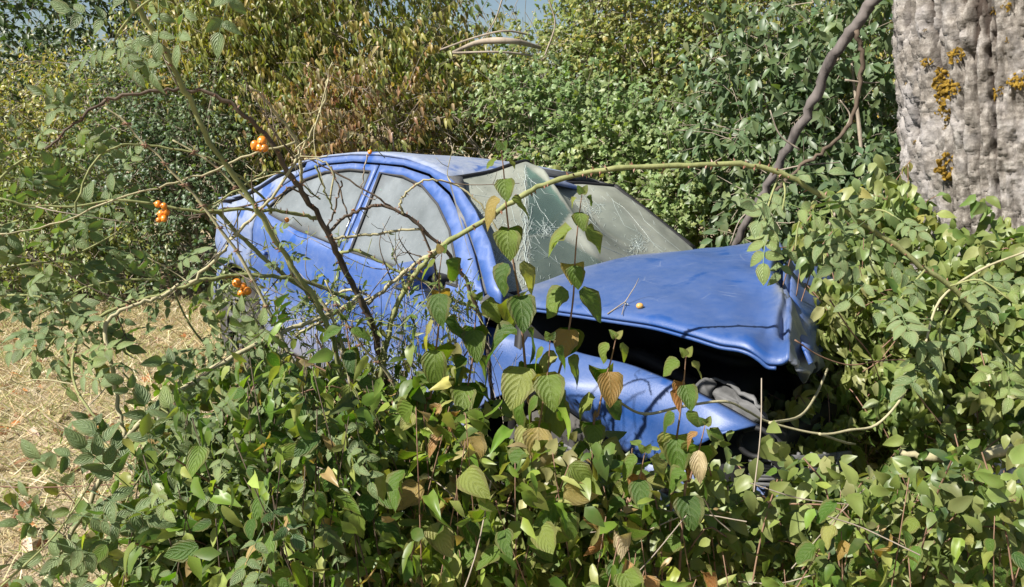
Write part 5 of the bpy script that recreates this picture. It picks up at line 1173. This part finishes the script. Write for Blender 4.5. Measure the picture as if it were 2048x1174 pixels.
thicket('bright green creeper around the foot of the old tree', [(1780, 2060, 560, 930, 2.5, 3.0), (1840, 1960, 500, 620, 2.8, 3.0), (1970, 2060, 460, 620, 2.6, 2.9)], 3300, T_BIG, .062, WG + [(.08, .16, .04)], [3, 3, 2, 1, 1, 4], .8, twigs=60)
thicket('leafy shoots hanging over the bonnet corner', [(1590, 1660, 470, 520, 2.9, 3.2), (1680, 1810, 460, 640, 2.85, 3.3), (1690, 1830, 380, 520, 3.0, 3.5)], 1300, T_BIG, .065, HAW + PALE, [2, 3, 3, 2, 2, 3, 3, 2, 1], .9, twigs=40)
thicket('shaded green leaves growing through the broken radiator', [(1470, 1660, 790, 940, 2.5, 2.9)], 420, T_BIG, .06, DARK + HAW, [1, 1, 1, 1, 1, 1, 1, 1], .8, twigs=20)
thicket('undergrowth of weeds between the lane and the car', [(330, 900, 760, 1174, 1.7, 2.3), (840, 1330, 940, 1200, 1.5, 2.0), (300, 500, 980, 1200, 1.4, 1.8)], 4300, T_BIG, .05, [(.07, .14, .02), (.14, .21, .04), (.24, .28, .08), (.04, .08, .01), (.36, .27, .14)], [3, 3, 3, 2, 1], .5, cat='weeds', name='undergrowth', twigs=120)
thicket('low weeds at the bottom right under the bushes', [(1380, 2060, 960, 1200, 1.5, 2.4)], 3600, T_BIG, .05, WG + DARK, [2, 2, 3, 1, 2, 1, 1, 1], .4, cat='weeds', name='undergrowth', twigs=120)
thicket('fine leaved weeds with thin stems standing before the car doors', [(430, 700, 560, 760, 1.95, 2.3), (700, 960, 570, 770, 1.95, 2.3), (420, 560, 520, 640, 2.2, 2.5)], 1100, T_SLIM, .026, [(.10, .17, .04), (.17, .23, .06), (.26, .29, .09), (.34, .28, .14)], [3, 3, 2, 1], .2, cat='weeds', name='undergrowth', twigs=150)
r_ = empty('dry_stalks', ground_pt(780, 2.1), label='pale thin dry stalks standing before the front door', cat='dry plant'); T_ = []
for k in range(70):
    px = random.gauss(760, 130); a = at(px, random.uniform(820, 900), 2.0); b_ = at(px + random.gauss(0, 45), random.uniform(560, 720), random.uniform(1.95, 2.3)); T_.append((smooth_line([a, a.lerp(b_, .5) + Vector(rng.normal(size=3)) * .02, b_], 4), .0011, 3))
    for _ in range(2): q = a.lerp(b_, random.uniform(.5, .95)); T_.append(([q, q + Vector((random.uniform(-.05, .05), 0, random.uniform(.01, .06)))], .0008, 3))
tubes_mesh('stalks', T_, M['twig'], r_)['kind'] = 'stuff'
# dry vines
for lb, PS, w in (('pale dry vine looping across the wing towards the tree', [[(1205, 780), (1240, 805), (1290, 828), (1370, 812), (1450, 803), (1495, 822), (1540, 845), (1640, 868), (1700, 860), (1752, 850), (1800, 800), (1830, 740), (1850, 690), (1880, 600), (1960, 540), (2060, 500)], [(1540, 846), (1600, 832), (1632, 790), (1655, 738)], [(1640, 868), (1690, 885), (1710, 888)]], 6),
                  ('thin reddish vine hanging over the wilted creeper', [[(1590, 680), (1640, 712), (1700, 730), (1760, 722), (1820, 725), (1830, 780), (1900, 870)], [(1660, 600), (1700, 660), (1740, 710), (1760, 760)]], 3),
                  ('dry stick across the grass at the bottom left', [[(-20, 972), (60, 975), (170, 972), (260, 968), (330, 975)], [(120, 974), (150, 1010), (165, 1050)]], 3)):
    r_ = empty('dry_vine', ground_pt(PS[0][0][0], 1.9), label=lb, cat='vine')
    for P in PS: mb = MB(); cane(mb, spread(P, 1.75 if w > 3 else (2.3 if P[0][1] < 900 else 1.7), 2.4 if w > 3 else (2.5 if P[0][1] < 900 else 1.7)), w, w * .7); add_part(mb, 'stem', M['pale_cane' if w > 3 else 'red_stem'], r_)
r_ = empty('fallen_branch', ground_pt(1950, 2.3), label='bleached fallen branch at the foot of the tree', cat='branch')
mb = MB(); cane(mb, spread([(1800, 905), (1860, 915), (1930, 920), (2000, 905), (2100, 900)], 2.35, 2.3), 12, 26, sides=8, jitter=.004); add_part(mb, 'limb', M['pale_cane'], r_)
# dry stems and twigs at the bottom of the bushes
r_ = empty('dry_twigs', ground_pt(1200, 1.6), label='pale dry twigs lying through the bottom of the dogwoods', cat='twigs')
T_ = []
for k in range(34):
    px, py = random.uniform(700, 1700), random.uniform(960, 1180); a = at(px, py, random.uniform(1.35, 1.7)); d = Vector((random.uniform(-1, 1), random.uniform(-.3, .3), random.uniform(-.4, .4))).normalized() * random.uniform(.08, .3)
    T_.append((smooth_line([a, a + d * .5 + Vector(rng.normal(size=3)) * .012, a + d], 4), .0014, 4))
tubes_mesh('twig', T_, M['twig'], r_)['kind'] = 'stuff'
# dark hanging leaves over the dry grass
r_ = empty('hazel_twig', ground_pt(240, 1.8), label='broad dark leaves hanging singly over the dry ground left of the rose', cat='twig')
mb = MB(); q = cane(mb, spread([(420, 880), (300, 800), (230, 730), (170, 690), (140, 650)], 1.7, 1.85), 4, 2); add_part(mb, 'stem', M['green_cane'], r_)
for px, py, s in ((200, 745, 46), (228, 785, 38), (275, 790, 52), (320, 760, 40), (95, 985, 40), (40, 985, 38), (20, 1005, 40), (75, 950, 36), (180, 965, 36), (310, 950, 34)):
    place(random.choice(GRN), r_, at(px, py - 20, 1.75), Vector((random.uniform(-.4, .4), .1, -1)), Vector((.3, -.9, -.1)), s / F * 1.75)
